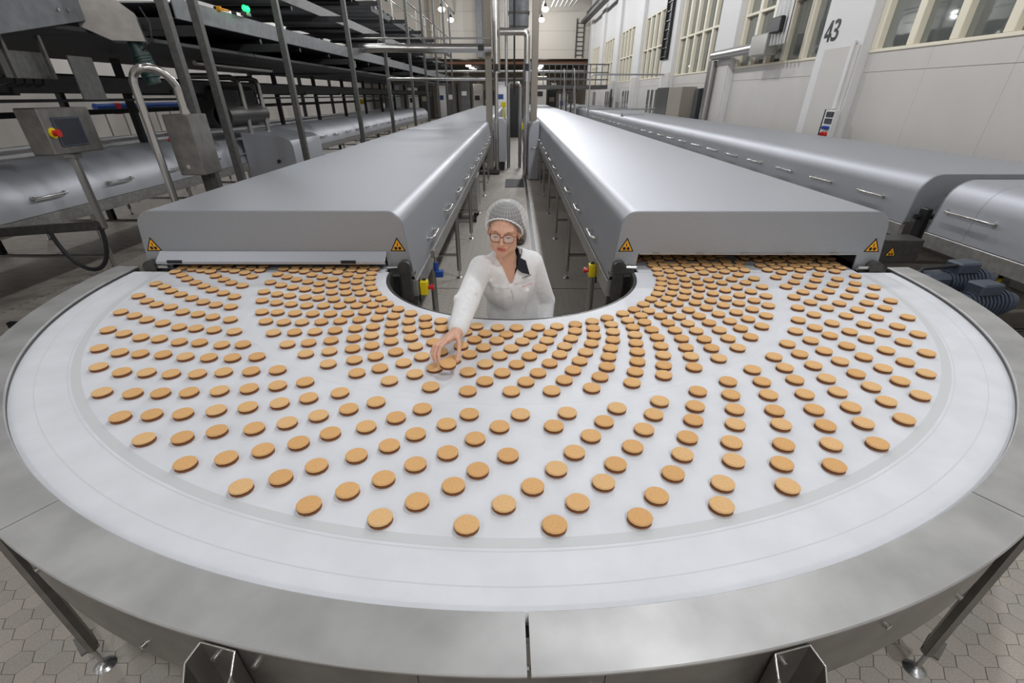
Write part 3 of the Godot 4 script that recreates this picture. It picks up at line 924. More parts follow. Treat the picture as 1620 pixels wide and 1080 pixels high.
func tunnels() -> void:
	for s: float in [-1.0, 1.0]:
		var left := s < 0
		var cx := -1.605 if left else 1.57
		var t := tunnel("long grey cooling tunnel %s" % ("left of the aisle, with a folded flap at its mouth" if left else "right of the aisle, with an open dark slot at its mouth"), cx, -3.3, -40.0 if left else -44.0, 0.86, 0.915, [-1.0, 1.0], -4.15, 1.1, 21, 1.03, 0.3, 0.1)
		# front panel with the slot
		var pr := arc_profile(0.857, 0.912, 1.369, 0.945, 0.1)
		var po := pr.duplicate()
		po.append_array(PackedVector2Array([Vector2(0.75, 0.945), Vector2(0.735, 1.1), Vector2(-0.735, 1.1), Vector2(-0.75, 0.945)]))
		var b := B.new()
		b.prism(po, -3.3, -3.288)
		part("front_panel", b, M.tunnel_front, t)
		b = B.new()
		b.span(Vector3(-0.735, 0.986, -9.0), Vector3(0.735, 1.0, -3.218))
		part("belt", b, M.belt_white, t)
		if left:
			b = B.new()
			b.prism(PackedVector2Array([Vector2(0, 0), Vector2(0.006, 0.002), Vector2(0.085, -0.048), Vector2(0.085, -0.064), Vector2(0.081, -0.066), Vector2(0.081, -0.05), Vector2(0.002, -0.003)]), -0.765, 0.765, Transform3D(Basis(Vector3(0, 0, 1), Vector3(0, 1, 0), Vector3(-1, 0, 0)), Vector3(-0.02, 1.118, -3.288)))
			part("flap", b, M.tunnel_grey, t)
			for x: float in [-0.66, 0.5]:
				b = B.new()
				b.box(Vector3(x, 1.068, -3.206), Vector3(0.1, 0.02, 0.014), 0.002)
				part("clip", b, M.black_metal, t)
		else:
			b = B.new()
			b.box(Vector3(0, 1.104, -3.284), Vector3(1.46, 0.01, 0.012), 0.002)
			part("slot_edge", b, M.steel_soft, t)
			for i in 5:
				b = B.new()
				b.box(Vector3(-0.62 + i * 0.3, 1.109, -3.28), Vector3(0.05, 0.006, 0.012), 0.001)
				part("hinge", b, M.beige_box, t)
		warning_sign(t, Vector3(-0.822, 1.162, -3.287), Basis(), 0.052)
		warning_sign(t, Vector3(0.822, 1.162, -3.287), Basis(), 0.052)
		# transfer at the mouth: shaft, bearings and side plates
		b = B.new()
		b.tube(Vector3(-0.9, 1.02, -3.25), Vector3(-0.745, 1.02, -3.25), 0.013)
		b.tube(Vector3(0.745, 1.02, -3.25), Vector3(0.9, 1.02, -3.25), 0.013)
		part("shaft", b, M.steel_bright, t)
		for q: float in [-1.0, 1.0]:
			b = B.new()
			b.tube(Vector3(q * 0.86, 1.02, -3.285), Vector3(q * 0.86, 1.02, -3.225), 0.045)
			b.box(Vector3(q * 0.86, 0.9, -3.26), Vector3(0.07, 0.22, 0.06), 0.006)
			b.span(Vector3(q * 0.76, 0.985, -3.285), Vector3(q * 0.9, 0.998, -3.222))
			part("bearing_block", b, M.steel_dark, t)
			b = B.new()
			b.span(Vector3(q * 0.80, 0.4, -3.36), Vector3(q * 0.912, 0.97, -3.3), 0.004)
			part("front_post", b, M.steel_dark, t)
		b = B.new()
		b.span(Vector3(-0.8, 0.45, -3.34), Vector3(0.8, 0.95, -3.31))
		part("drive_guard", b, M.black_metal, t)
	# the tunnel beyond the left rack
	tunnel("grey cooling tunnel far left under the rack, with bar handles", -6.38, -1.2, -33.0, 1.27, 1.31, [1.0], -3.4, 1.12, 25, 1.08, 0.42, 0.4)
	# the tunnel along the right wall and the short hooded unit in front of it
	var tc := tunnel("grey cooling tunnel along the right wall under the windows", 4.85, -5.05, -44.0, 0.95, 0.98, [-1.0], -5.68, 1.0, 25, 1.11, 0.42, 0.18)
	var b := B.new()
	var pr := arc_profile(0.947, 0.977, 1.369, 0.945, 0.18)
	pr.append_array(PackedVector2Array([Vector2(0.7, 0.945), Vector2(0.68, 1.2), Vector2(-0.68, 1.2), Vector2(-0.7, 0.945)]))
	b.prism(pr, -5.05, -5.035)
	part("front_panel", b, M.tunnel_front, tc)
	b = B.new()
	b.span(Vector3(-0.735, 0.986, -9.0), Vector3(0.735, 1.0, -4.95))
	part("belt", b, M.belt_white, tc)
	for i in 3:
		b = B.new()
		b.lathe(PackedVector2Array([Vector2(0, -0.4), Vector2(0.42, -0.4), Vector2(0.42, 0.4), Vector2(0, 0.4)]), Transform3D(Basis(Vector3(0, 0, 1), PI / 2) * Basis(Vector3.UP, 0), Vector3(-0.5, 1.02, -20.8 - i * 11.0)), 24)
		part("hood", b, M.tunnel_grey, tc)
	var tu := tunnel("short grey hooded conveyor unit at the right edge, with one long bar handle", 4.85, -1.0, -4.72, 0.93, 0.98, [-1.0], -2.1, 1.12, 3, 1.12, 0.5, 0.22)
	b = B.new()
	b.span(Vector3(-0.5, 1.375, -4.3), Vector3(-0.44, 1.395, -2.4), 0.003)
	part("top_strip", b, M.steel_bright, tu)
	b = B.new()
	b.box(Vector3(-0.93, 0.95, -4.88), Vector3(0.06, 0.3, 0.1), 0.008)
	b.tube(Vector3(-1.0, 1.02, -4.9), Vector3(0.9, 1.02, -4.9), 0.025)
	part("drive_roller", b, M.black_metal, tc)

# ------------------------------------------------------------------ biscuits
func biscuit_meshes() -> Array:
	var top := B.new()
	top.lathe(PackedVector2Array([Vector2(0.0, 0.0106), Vector2(0.0335, 0.0106), Vector2(0.035, 0.0122), Vector2(0.035, 0.0152), Vector2(0.0335, 0.0174), Vector2(0.030, 0.0183), Vector2(0.0, 0.0187)]), Transform3D(), 26, 0.0, TAU, false, false, 0.008, 13)
	var mid := B.new()
	mid.lathe(PackedVector2Array([Vector2(0.0, 0.0066), Vector2(0.0326, 0.0066), Vector2(0.0332, 0.0088), Vector2(0.0326, 0.0106), Vector2(0, 0.0106)]), Transform3D(), 20)
	var low := B.new()
	low.lathe(PackedVector2Array([Vector2(0.0, 0.0), Vector2(0.0325, 0.0), Vector2(0.0345, 0.0018), Vector2(0.0345, 0.0052), Vector2(0.033, 0.0066), Vector2(0, 0.0066)]), Transform3D(), 26, 0.0, TAU, false, false, 0.008, 13)
	return [top.mesh(), mid.mesh(), low.mesh()]

func biscuit(me: Array, at: Vector3, turn: Basis, tone: int, label: String, group: String) -> Node3D:
	var t := thing("sandwich_biscuit", label, "biscuit", at, group)
	t.basis = turn
	inst("top_biscuit", me[0], M["biscuit_%d" % tone], t)
	inst("chocolate_filling", me[1], M.chocolate, t)
	inst("bottom_biscuit", me[2], M.biscuit_base_shaded, t)
	return t

func nth(k: int) -> String:
	if k == 1:
		return "first"
	return "%d%s" % [k, "th" if k / 10 == 1 else ["th", "st", "nd", "rd", "th", "th", "th", "th", "th", "th"][k % 10]]

func biscuits() -> void:
	var me := biscuit_meshes()
	var rng := RandomNumberGenerator.new()
	rng.seed = 12
	biscuit(me, Vector3(-0.279, 1.043, -1.795), Basis(Vector3.RIGHT, 0.12) * Basis(Vector3(0, 0, 1), -0.08), 1, "golden sandwich biscuit held between finger and thumb above the belt", "")
	var rest: Array[Transform3D] = []
	var n := COOKIES.size() / 2
	# rings of biscuits, counted from the rim, and the place in the ring, counted from the left
	var bounds := [2.23, 2.15, 2.07, 1.99, 1.91, 1.83, 1.75, 1.63, 1.525, 1.445, 1.365, 1.285, 1.2, 1.12, 1.04, 0.96, 0.0]
	var ring_of := []
	var place := []
	var rows := {}
	for i in n:
		var d := Vector2(COOKIES[i * 2] * 0.001 - CX, COOKIES[i * 2 + 1] * 0.001 - CZ)
		var k := 0
		while d.length() < bounds[k]:
			k += 1
		ring_of.append(k)
		place.append(0)
		rows.get_or_add(k, []).append([atan2(d.x, d.y), i])
	for k: int in rows:
		rows[k].sort()
		for j in rows[k].size():
			place[rows[k][j][1]] = j
	for i in n:
		var p := Vector3(COOKIES[i * 2] * 0.001, 1.0006, COOKIES[i * 2 + 1] * 0.001)
		var turn := Basis(Vector3.UP, rng.randf() * TAU)
		if i < 299:
			biscuit(me, p, turn, rng.randi_range(0, 3), "golden sandwich biscuit on the belt, %s ring counted from the rim, %s from the left" % [nth(ring_of[i] + 1), nth(place[i] + 1)], "biscuits on the curved belt")
		else:
			rest.append(Transform3D(turn, p))
	# rows still inside the tunnels
	for s: float in [-1.0, 1.0]:
		for row in 9:
			for k in 18:
				var x := s * (0.9 + k * 0.077 + (0.09 if k > 8 else 0.0)) + 0.0
				var z := -3.47 - row * 0.085 - (0.04 if k % 2 else 0.0) + rng.randf_range(-0.012, 0.012)
				rest.append(Transform3D(Basis(Vector3.UP, rng.randf() * TAU), Vector3(x - 0.02, 1.0, z)))
	var am := ArrayMesh.new()
	for i in 3:
		am.add_surface_from_arrays(Mesh.PRIMITIVE_TRIANGLES, me[i].surface_get_arrays(0))
		am.surface_set_material(i, [M.biscuit_0, M.chocolate, M.biscuit_base_shaded][i])
	var mm := MultiMesh.new()
	mm.transform_format = MultiMesh.TRANSFORM_3D
	mm.mesh = am
	mm.instance_count = rest.size()
	for i in rest.size():
		mm.set_instance_transform(i, rest[i])
	var mi := MultiMeshInstance3D.new()
	mi.name = "further_biscuits"
	mi.multimesh = mm
	add_child(mi)
	tag(mi, "crowded golden sandwich biscuits on the far ends of the belt and in the tunnel mouths", "biscuits")
	mi.set_meta("kind", "stuff")

# ------------------------------------------------------------------ the person behind the belt
func hand(g: F, wrist: Vector3, chains: Array, palm: Array) -> void:
	for p: Array in palm:
		g.cap(p[0], p[1], p[2], p[3], 0.012)
	for ch: Array in chains:
		var r: float = ch[0]
		for i in range(1, ch.size() - 1):
			g.cap(ch[i], ch[i + 1], r * (1.0 - 0.09 * (i - 1)), r * (1.0 - 0.09 * i), 0.004)

func person() -> void:
	var t := thing("person", "person in white coat, hairnet and glasses leaning over the belt to pick a biscuit", "person", Vector3(0.02, 0, -2.66))
	t.position = Vector3()
	# joints
	var hip := Vector3(0.0, 0.86, -2.70)
	var waist := Vector3(0.0, 1.0, -2.66)
	var chest := Vector3(-0.035, 1.16, -2.585)
	var neck := Vector3(-0.03, 1.285, -2.535)
	var head := Vector3(-0.05, 1.44, -2.46)
	var rs := Vector3(-0.175, 1.245, -2.49)
	var re := Vector3(-0.232, 1.155, -2.245)
	var rw := Vector3(-0.256, 1.112, -1.985)
	var ls := Vector3(0.098, 1.245, -2.60)
	var le := Vector3(0.185, 1.0, -2.68)
	var lw := Vector3(0.17, 0.80, -2.60)
	var skin := B.new()
	# trunk, neck and limbs under the clothes
	var g := F.new(Vector3(-0.36, 0.72, -2.86), Vector3(0.32, 1.36, -1.95), 0.012)
	g.ell(chest, Vector3(0.13, 0.15, 0.085), 0.03)
	g.ell(waist, Vector3(0.115, 0.13, 0.085), 0.05)
	g.ell(hip, Vector3(0.14, 0.1, 0.095), 0.05)
	g.cap(rs, ls, 0.045, 0.045, 0.05)
	g.cap(Vector3(-0.035, 1.2, -2.56), head + Vector3(0, -0.06, -0.005), 0.056, 0.047, 0.03)
	g.cap(rs, re, 0.043, 0.035, 0.02)
	g.cap(re, rw, 0.036, 0.024, 0.01)
	g.cap(ls, le, 0.043, 0.035, 0.02)
	g.cap(le, lw, 0.036, 0.026, 0.01)
	g.mesh(skin)
	# head: local frame, face towards +z
	var hb := Basis(Vector3.UP, deg_to_rad(-7)) * Basis(Vector3.RIGHT, deg_to_rad(10)) * Basis(Vector3(0, 0, 1), deg_to_rad(-4))
	g = F.new(head - Vector3(0.12, 0.15, 0.14), head + Vector3(0.12, 0.15, 0.15), 0.0042)
	var H := func(x: float, y: float, z: float) -> Vector3: return head + hb * Vector3(x, y, z)
	g.ell(H.call(0, 0.033, -0.015), Vector3(0.072, 0.083, 0.089), 0.02, hb)
	g.ell(H.call(0, -0.03, 0.022), Vector3(0.059, 0.082, 0.064), 0.03, hb)
	g.ell(H.call(0, -0.088, 0.05), Vector3(0.024, 0.02, 0.024), 0.03, hb)
	for s: float in [-1.0, 1.0]:
		g.ell(H.call(s * 0.036, -0.022, 0.058), Vector3(0.022, 0.02, 0.018), 0.02, hb)
		g.ell(H.call(s * 0.043, -0.068, 0.012), Vector3(0.018, 0.025, 0.03), 0.03, hb)
		g.cap(H.call(s * 0.012, 0.026, 0.079), H.call(s * 0.046, 0.028, 0.064), 0.008, 0.007, 0.02)
		g.ell(H.call(s * 0.074, -0.008, -0.004), Vector3(0.008, 0.03, 0.018), 0.006, hb)
		g.dent(H.call(s * 0.03, 0.004, 0.093), Vector3(0.018, 0.013, 0.018), 0.014, hb)
	g.cap(H.call(0, 0.012, 0.082), H.call(0, -0.026, 0.102), 0.0065, 0.0095, 0.012)
	g.ell(H.call(-0.011, -0.031, 0.09), Vector3(0.008, 0.0065, 0.009), 0.006, hb)
	g.ell(H.call(0.011, -0.031, 0.09), Vector3(0.008, 0.0065, 0.009), 0.006, hb)
	g.ell(H.call(0, -0.056, 0.079), Vector3(0.024, 0.014, 0.01), 0.012, hb)
	g.mesh(skin)
	# right hand pinching the biscuit
	g = F.new(Vector3(-0.39, 1.02, -2.03), Vector3(-0.2, 1.17, -1.76), 0.003)
	hand(g, rw, [
		[0.0088, Vector3(-0.287, 1.118, -1.888), Vector3(-0.311, 1.108, -1.842), Vector3(-0.319, 1.082, -1.816), Vector3(-0.313, 1.056, -1.80)],
		[0.0092, Vector3(-0.303, 1.112, -1.90), Vector3(-0.330, 1.104, -1.858), Vector3(-0.337, 1.076, -1.828), Vector3(-0.329, 1.053, -1.808)],
		[0.0088, Vector3(-0.315, 1.105, -1.915), Vector3(-0.342, 1.097, -1.876), Vector3(-0.350, 1.072, -1.846), Vector3(-0.341, 1.052, -1.826)],
		[0.0078, Vector3(-0.322, 1.097, -1.932), Vector3(-0.347, 1.09, -1.896), Vector3(-0.357, 1.07, -1.868), Vector3(-0.349, 1.053, -1.85)],
		[0.0108, Vector3(-0.250, 1.105, -1.945), Vector3(-0.238, 1.098, -1.895), Vector3(-0.236, 1.078, -1.85), Vector3(-0.242, 1.055, -1.812)]],
		[[rw, Vector3(-0.285, 1.113, -1.895), 0.022, 0.013], [rw, Vector3(-0.302, 1.107, -1.908), 0.022, 0.013], [rw, Vector3(-0.314, 1.10, -1.925), 0.021, 0.012], [rw, Vector3(-0.318, 1.093, -1.937), 0.02, 0.011], [rw, Vector3(-0.248, 1.105, -1.94), 0.02, 0.014]])
	g.mesh(skin)
	# left hand hanging at the side
	g = F.new(lw - Vector3(0.08, 0.22, 0.08), lw + Vector3(0.08, 0.05, 0.1), 0.0035)
	var ch := []
	for i in 4:
		var z := -0.028 + i * 0.02
		var l: float = [0.85, 1.0, 1.05, 0.95][i]
		ch.append([0.0085, lw + Vector3(0.0, -0.09, z + 0.01), lw + Vector3(-0.004, -0.09 - 0.04 * l, z + 0.014), lw + Vector3(-0.012, -0.09 - 0.065 * l, z + 0.016), lw + Vector3(-0.024, -0.09 - 0.08 * l, z + 0.016)])
	ch.append([0.0105, lw + Vector3(-0.005, -0.03, 0.025), lw + Vector3(-0.018, -0.06, 0.045), lw + Vector3(-0.024, -0.085, 0.052), lw + Vector3(-0.027, -0.105, 0.053)])
	var pa := []
	for i in 4:
		pa.append([lw, lw + Vector3(0.0, -0.09, -0.018 + i * 0.02), 0.021, 0.013])
	hand(g, lw, ch, pa)
	g.mesh(skin)
	var body := part("body", skin, M.skin, t)
	# nails
	for q: Array in [[Vector3(-0.3135, 1.058, -1.7925), 0.2], [Vector3(-0.3295, 1.056, -1.800), 0.2], [Vector3(-0.3415, 1.055, -1.818), 0.2], [Vector3(-0.238, 1.062, -1.804), -0.3]]:
		var nb := B.new()
		nb.ball(q[0], Vector3(0.0045, 0.006, 0.002), 8, Basis(Vector3.RIGHT, 0.5))
		part("nail", nb, M.nail, body)
	# face
	for s: float in [-1.0, 1.0]:
		var b := B.new()
		b.ball(H.call(s * 0.0305, 0.003, 0.0675), Vector3(0.0115, 0.0115, 0.0115), 14, hb)
		var eye := part("eye", b, M.eye_white, t)
		b = B.new()
		b.ball(H.call(s * 0.0305 - 0.0015, -0.0015, 0.0765), Vector3(0.0048, 0.0048, 0.003), 12, hb)
		part("iris", b, M.eye_dark, eye)
		b = B.new()
		b.ball(H.call(s * 0.0305, 0.0068, 0.0685), Vector3(0.0135, 0.0085, 0.0125), 14, hb)
		part("eyelid", b, M.skin, t)
		b = B.new()
		b.sweep(PackedVector3Array([H.call(s * 0.019, 0.0012, 0.0805), H.call(s * 0.0305, -0.0002, 0.0815), H.call(s * 0.042, 0.001, 0.076)]), 0.0012, 6)
		part("lashes", b, M.eye_dark, t)
		b = B.new()
		b.sweep(PackedVector3Array([H.call(s * 0.013, 0.0225, 0.0845), H.call(s * 0.03, 0.0275, 0.0805), H.call(s * 0.048, 0.022, 0.068)]), 0.0025, 6)
		part("eyebrow", b, M.brow, t)
	var lp := B.new()
	lp.ball(H.call(-0.001, -0.0525, 0.0865), Vector3(0.024, 0.0042, 0.0055), 16, hb)
	lp.ball(H.call(-0.001, -0.0605, 0.0858), Vector3(0.0215, 0.0055, 0.0062), 16, hb)
	part("lips", lp, M.lips, t)
	# glasses
	var gl := B.new()
	for s: float in [-1.0, 1.0]:
		var ring := PackedVector3Array()
		var poly := PackedVector2Array()
		for i in 24:
			var a := TAU * i / 24
			var q := Vector2(cos(a), sin(a))
			q = q / pow(pow(absf(q.x), 2.8) + pow(absf(q.y), 2.8), 1.0 / 2.8)
			poly.append(Vector2(s * 0.032 + q.x * 0.025, -0.001 + q.y * 0.0205))
			ring.append(H.call(s * 0.032 + q.x * 0.025, -0.001 + q.y * 0.0205, 0.094 - absf(s * 0.032 + q.x * 0.025) * 0.16))
		gl.sweep(ring, 0.0016, 6, true)
		gl.sweep(PackedVector3Array([H.call(s * 0.056, 0.008, 0.085), H.call(s * 0.07, 0.009, 0.07), H.call(s * 0.078, 0.008, 0.01), H.call(s * 0.079, 0.0, -0.015)]), 0.0016, 6)
	gl.sweep(PackedVector3Array([H.call(-0.008, 0.004, 0.093), H.call(0, 0.007, 0.0965), H.call(0.008, 0.004, 0.093)]), 0.0016, 6)
	var spec := part("glasses", gl, M.spectacle, t)
	for s: float in [-1.0, 1.0]:
		var b := B.new()
		var c := PackedVector2Array()
		for i in 24:
			var a := TAU * i / 24
			var q := Vector2(cos(a), sin(a))
			q = q / pow(pow(absf(q.x), 2.8) + pow(absf(q.y), 2.8), 1.0 / 2.8)
			c.append(q * Vector2(0.025, 0.0205))
		b.prism(c, -0.0004, 0.0004, Transform3D(hb * Basis(Vector3.UP, s * 0.16), H.call(s * 0.032, -0.001, 0.0885)))
		part("lens", b, M.lens_glass, spec)
	# hair and hairnet; both end along the hairline
	var fn := Vector3(0.06, 0.6, -0.8).normalized()
	var f0 := Vector3(0.0, 0.08, 0.066)
	var face := [Plane(hb * fn, H.call(f0.x, f0.y, f0.z))]
	var nc := Vector3(0.004, 0.038, -0.03)
	var nr := Vector3(0.104, 0.096, 0.117)
	g = F.new(head - Vector3(0.15, 0.15, 0.18), head + Vector3(0.17, 0.15, 0.13), 0.0055)
	g.ell(H.call(0, 0.04, -0.02), Vector3(0.081, 0.087, 0.099), 0.02, hb)
	g.ell(H.call(0.062, -0.042, -0.047), Vector3(0.045, 0.065, 0.063), 0.04, hb)
	g.ell(H.call(-0.04, -0.01, -0.06), Vector3(0.04, 0.06, 0.06), 0.04, hb)
	g.cut(face)
	var hr := B.new()
	g.mesh(hr)
	part("hair", hr, M.hair, t)
	g = F.new(head - Vector3(0.17, 0.16, 0.21), head + Vector3(0.19, 0.17, 0.15), 0.0055)
	g.ell(H.call(nc.x, nc.y, nc.z), nr, 0.02, hb)
	g.ell(H.call(0.07, -0.045, -0.045), Vector3(0.05, 0.072, 0.07), 0.045, hb)
	g.ell(H.call(-0.05, 0.0, -0.055), Vector3(0.045, 0.06, 0.07), 0.045, hb)
	g.cut(face)
	var nt := B.new()
	g.mesh(nt)
	var net := part("hairnet", nt, M.hairnet, t)
	# threads of the net and its gathered edge
	var th := B.new()
	for i in 36:
		var ph := TAU * i / 36.0
		var line := PackedVector3Array()
		for k in 15:
			var q := PI * 0.56 * k / 14.0 + 0.03
			var d := Vector3(sin(q) * sin(ph), cos(q), sin(q) * cos(ph))
			var p := nc + d * (nr + Vector3.ONE * 0.0004)
			if (p - f0).dot(fn) > 0.0:
				line.append(H.call(p.x, p.y, p.z))
		if line.size() > 2:
			th.sweep(line, 0.00035, 4)
	for k in range(1, 9):
		var q := 0.12 + PI * 0.56 * k / 9.0
		var line := PackedVector3Array()
		for i in 49:
			var ph := TAU * i / 48.0 + PI
			var d := Vector3(sin(q) * sin(ph), cos(q), sin(q) * cos(ph))
			var p := nc + d * (nr + Vector3.ONE * 0.0004)
			if (p - f0).dot(fn) > 0.0:
				line.append(H.call(p.x, p.y, p.z))
			elif line.size() > 2:
				th.sweep(line, 0.00035, 4)
				line = PackedVector3Array()
		if line.size() > 2:
			th.sweep(line, 0.00035, 4)
	part("net_threads", th, M.net_thread, net)
	var edge := B.new()
	var el := PackedVector3Array()
	var pu := fn.cross(Vector3(1, 0, 0)).normalized()      # lies in the plane of the hairline
	var pw := pu.cross(fn).normalized()
	var pc := nc - fn * (nc - f0).dot(fn)
	for i in 61:
		var a := PI * (-0.2 + 1.4 * i / 60.0)
		var d := pw * cos(a) + pu * sin(a) * (1.0 if pu.y > 0.0 else -1.0)
		var q := (pc - nc) / nr
		var e := d / nr
		var A := e.dot(e)
		var Bq := q.dot(e)
		var r := (-Bq + sqrt(maxf(Bq * Bq - A * (q.dot(q) - 1.0), 0.0))) / A
		var p := pc + d * (r - 0.002 + 0.0025 * sin(i * 2.1))
		el.append(H.call(p.x, p.y, p.z))
	edge.sweep(el, 0.0036, 6)
	part("gathered_edge", edge, M.net_thread, net)
	# coat
	g = F.new(Vector3(-0.38, 0.5, -2.92), Vector3(0.34, 1.34, -1.93), 0.0105)
	g.ell(chest + Vector3(0, 0.0, 0.0), Vector3(0.155, 0.16, 0.112), 0.03)
	g.ell(Vector3(-0.012, 1.02, -2.655), Vector3(0.142, 0.16, 0.118), 0.06)
	g.cap(Vector3(-0.005, 0.92, -2.69), Vector3(0.0, 0.56, -2.70), 0.15, 0.175, 0.06)
	g.cap(rs + Vector3(0.02, 0.0, 0), ls - Vector3(0.02, 0.0, 0), 0.058, 0.058, 0.06)
	g.cap(Vector3(-0.08, 1.27, -2.54), Vector3(0.02, 1.275, -2.57), 0.05, 0.05, 0.03)
	g.cap(rs, re, 0.062, 0.057, 0.025)
	g.cap(re, rw + (re - rw) * 0.12, 0.058, 0.045, 0.012)
	g.cap(ls, le, 0.056, 0.05, 0.012)
	g.cap(le, lw + Vector3(0, 0.0, 0), 0.05, 0.044, 0.008)
	# folds
	g.cap(re + Vector3(-0.045, 0.03, 0.03), re + Vector3(0.04, 0.05, 0.01), 0.016, 0.012, 0.015)
	g.cap(re + Vector3(-0.045, 0.0, -0.03), re + Vector3(0.03, 0.045, -0.05), 0.014, 0.01, 0.015)
	g.cap(Vector3(-0.12, 1.19, -2.45), Vector3(-0.09, 1.06, -2.53), 0.01, 0.006, 0.02)
	g.cap(Vector3(-0.06, 1.14, -2.475), Vector3(-0.05, 1.02, -2.53), 0.008, 0.008, 0.02)
	g.cap(Vector3(0.07, 1.12, -2.50), Vector3(0.055, 0.99, -2.55), 0.008, 0.008, 0.02)
	# neck opening: a V down the chest, and the hollow of the sleeve
	var vb := Vector3(-0.018, 1.15, -2.44)
	g.cut([Plane(Vector3(-0.90, -0.36, 0.0).normalized(), vb), Plane(Vector3(0.945, -0.32, 0.0).normalized(), vb), Plane(Vector3(0, 0, -1), Vector3(0, 0, -2.60))])
	g.cut([Plane((Vector3(0.0, -1.0, 0.25)).normalized(), Vector3(-0.03, 1.27, -2.60)), Plane(Vector3(1, 0, 0), Vector3(0.012, 0, 0)), Plane(Vector3(-1, 0, 0), Vector3(-0.085, 0, 0))])
	var co := B.new()
	g.mesh(co)
	var coat := part("coat", co, M.coat, t)
	# lapel edges, placket and pocket seams
	var se := B.new()
	se.sweep(PackedVector3Array([vb + Vector3(0.002, -0.004, 0.0), Vector3(-0.008, 1.1, -2.478), Vector3(0.0, 1.04, -2.517), Vector3(0.0, 0.98, -2.535)]), 0.0022, 6)
	se.sweep(PackedVector3Array([Vector3(-0.12, 1.155, -2.467), Vector3(-0.07, 1.15, -2.452), Vector3(-0.03, 1.152, -2.452)]), 0.0016, 6)
	se.sweep(PackedVector3Array([Vector3(0.0, 1.17, -2.468), Vector3(0.05, 1.178, -2.478), Vector3(0.09, 1.186, -2.50)]), 0.0016, 6)
	part("seams", se, M.coat_seam, coat)
	# dark shirt: a close trunk and a folded collar
	g = F.new(Vector3(-0.18, 1.05, -2.70), Vector3(0.12, 1.34, -2.42), 0.008)
	g.ell(chest + Vector3(0, 0.0, 0), Vector3(0.138, 0.155, 0.094), 0.03)
	g.cap(Vector3(-0.03, 1.24, -2.55), Vector3(-0.034, 1.305, -2.53), 0.066, 0.061, 0.03)
	g.cut([Plane(Vector3(-0.93, -0.36, 0.0).normalized(), Vector3(-0.014, 1.135, -2.44)), Plane(Vector3(0.985, -0.16, 0.0).normalized(), Vector3(-0.014, 1.135, -2.44)), Plane(Vector3(0, 0, -1), Vector3(0, 0, -2.53))])
	var sh := B.new()
	g.mesh(sh)
	var shirt := part("shirt", sh, M.navy, t)
	var col := B.new()
	col.prism(PackedVector2Array([Vector2(0.0, 0.05), Vector2(0.038, 0.028), Vector2(0.052, -0.045), Vector2(0.012, -0.03), Vector2(-0.012, -0.01)]), -0.003, 0.003, Transform3D(Basis(Vector3.UP, 0.35) * Basis(Vector3.RIGHT, -0.35), Vector3(0.025, 1.258, -2.472)))
	part("collar", col, M.navy, shirt)
	col = B.new()
	col.prism(PackedVector2Array([Vector2(0.0, 0.04), Vector2(-0.016, 0.025), Vector2(-0.012, -0.035), Vector2(0.006, -0.02)]), -0.003, 0.003, Transform3D(Basis(Vector3.UP, -0.5) * Basis(Vector3.RIGHT, -0.3), Vector3(-0.092, 1.272, -2.482)))
	part("collar", col, M.navy, shirt)
	# lettering over the breast pocket
	var sf := SystemFont.new()
	sf.font_names = PackedStringArray(["Droid Sans"])
	sf.font_weight = 700
	for i in 2:
		var tm := TextMesh.new()
		tm.font = sf
		tm.text = ["A. HENKEL", "Griesson - de Beukelaer"][i]
		tm.font_size = 32
		tm.pixel_size = [0.00034, 0.00017][i]
		tm.depth = 0.0015
		var o := inst(["name_lettering", "pocket_lettering"][i], tm, [M.black, M.red_thread][i], coat)
		o.basis = Basis(Vector3.UP, 0.42) * Basis(Vector3.RIGHT, -0.28) * Basis(Vector3(0, 0, 1), 0.22)
		o.position = [Vector3(0.064, 1.207, -2.475), Vector3(0.068, 1.163, -2.474)][i]
	# trousers and shoes
	g = F.new(Vector3(-0.2, 0.03, -2.86), Vector3(0.2, 0.95, -2.52), 0.014)
	for s: float in [-1.0, 1.0]:
		g.cap(Vector3(s * 0.075, 0.85, -2.70), Vector3(s * 0.085, 0.46, -2.68), 0.085, 0.06, 0.03)
		g.cap(Vector3(s * 0.085, 0.46, -2.68), Vector3(s * 0.09, 0.1, -2.71), 0.06, 0.048, 0.02)
	var tr := B.new()
	g.mesh(tr)
	part("trousers", tr, M.coat, t)
	for s: float in [-1.0, 1.0]:
		g = F.new(Vector3(s * 0.09 - 0.07, -0.01, -2.82), Vector3(s * 0.09 + 0.07, 0.14, -2.5), 0.01)
		g.cap(Vector3(s * 0.09, 0.045, -2.74), Vector3(s * 0.095, 0.04, -2.59), 0.042, 0.036, 0.02)
		g.cap(Vector3(s * 0.09, 0.045, -2.72), Vector3(s * 0.09, 0.09, -2.71), 0.042, 0.04, 0.02)
		g.cut([Plane(Vector3.UP, Vector3(0, 0.0045, 0))])
		var so := B.new()
		g.mesh(so)
		part("shoe", so, M.belt_pale, t)

# ------------------------------------------------------------------ left: steel rack with conveyors on several levels
const POST_Z := [-6.37, -6.98, -9.37, -13.1, -16.6, -20.4, -23.7, -27.2, -30.8, -33.6]

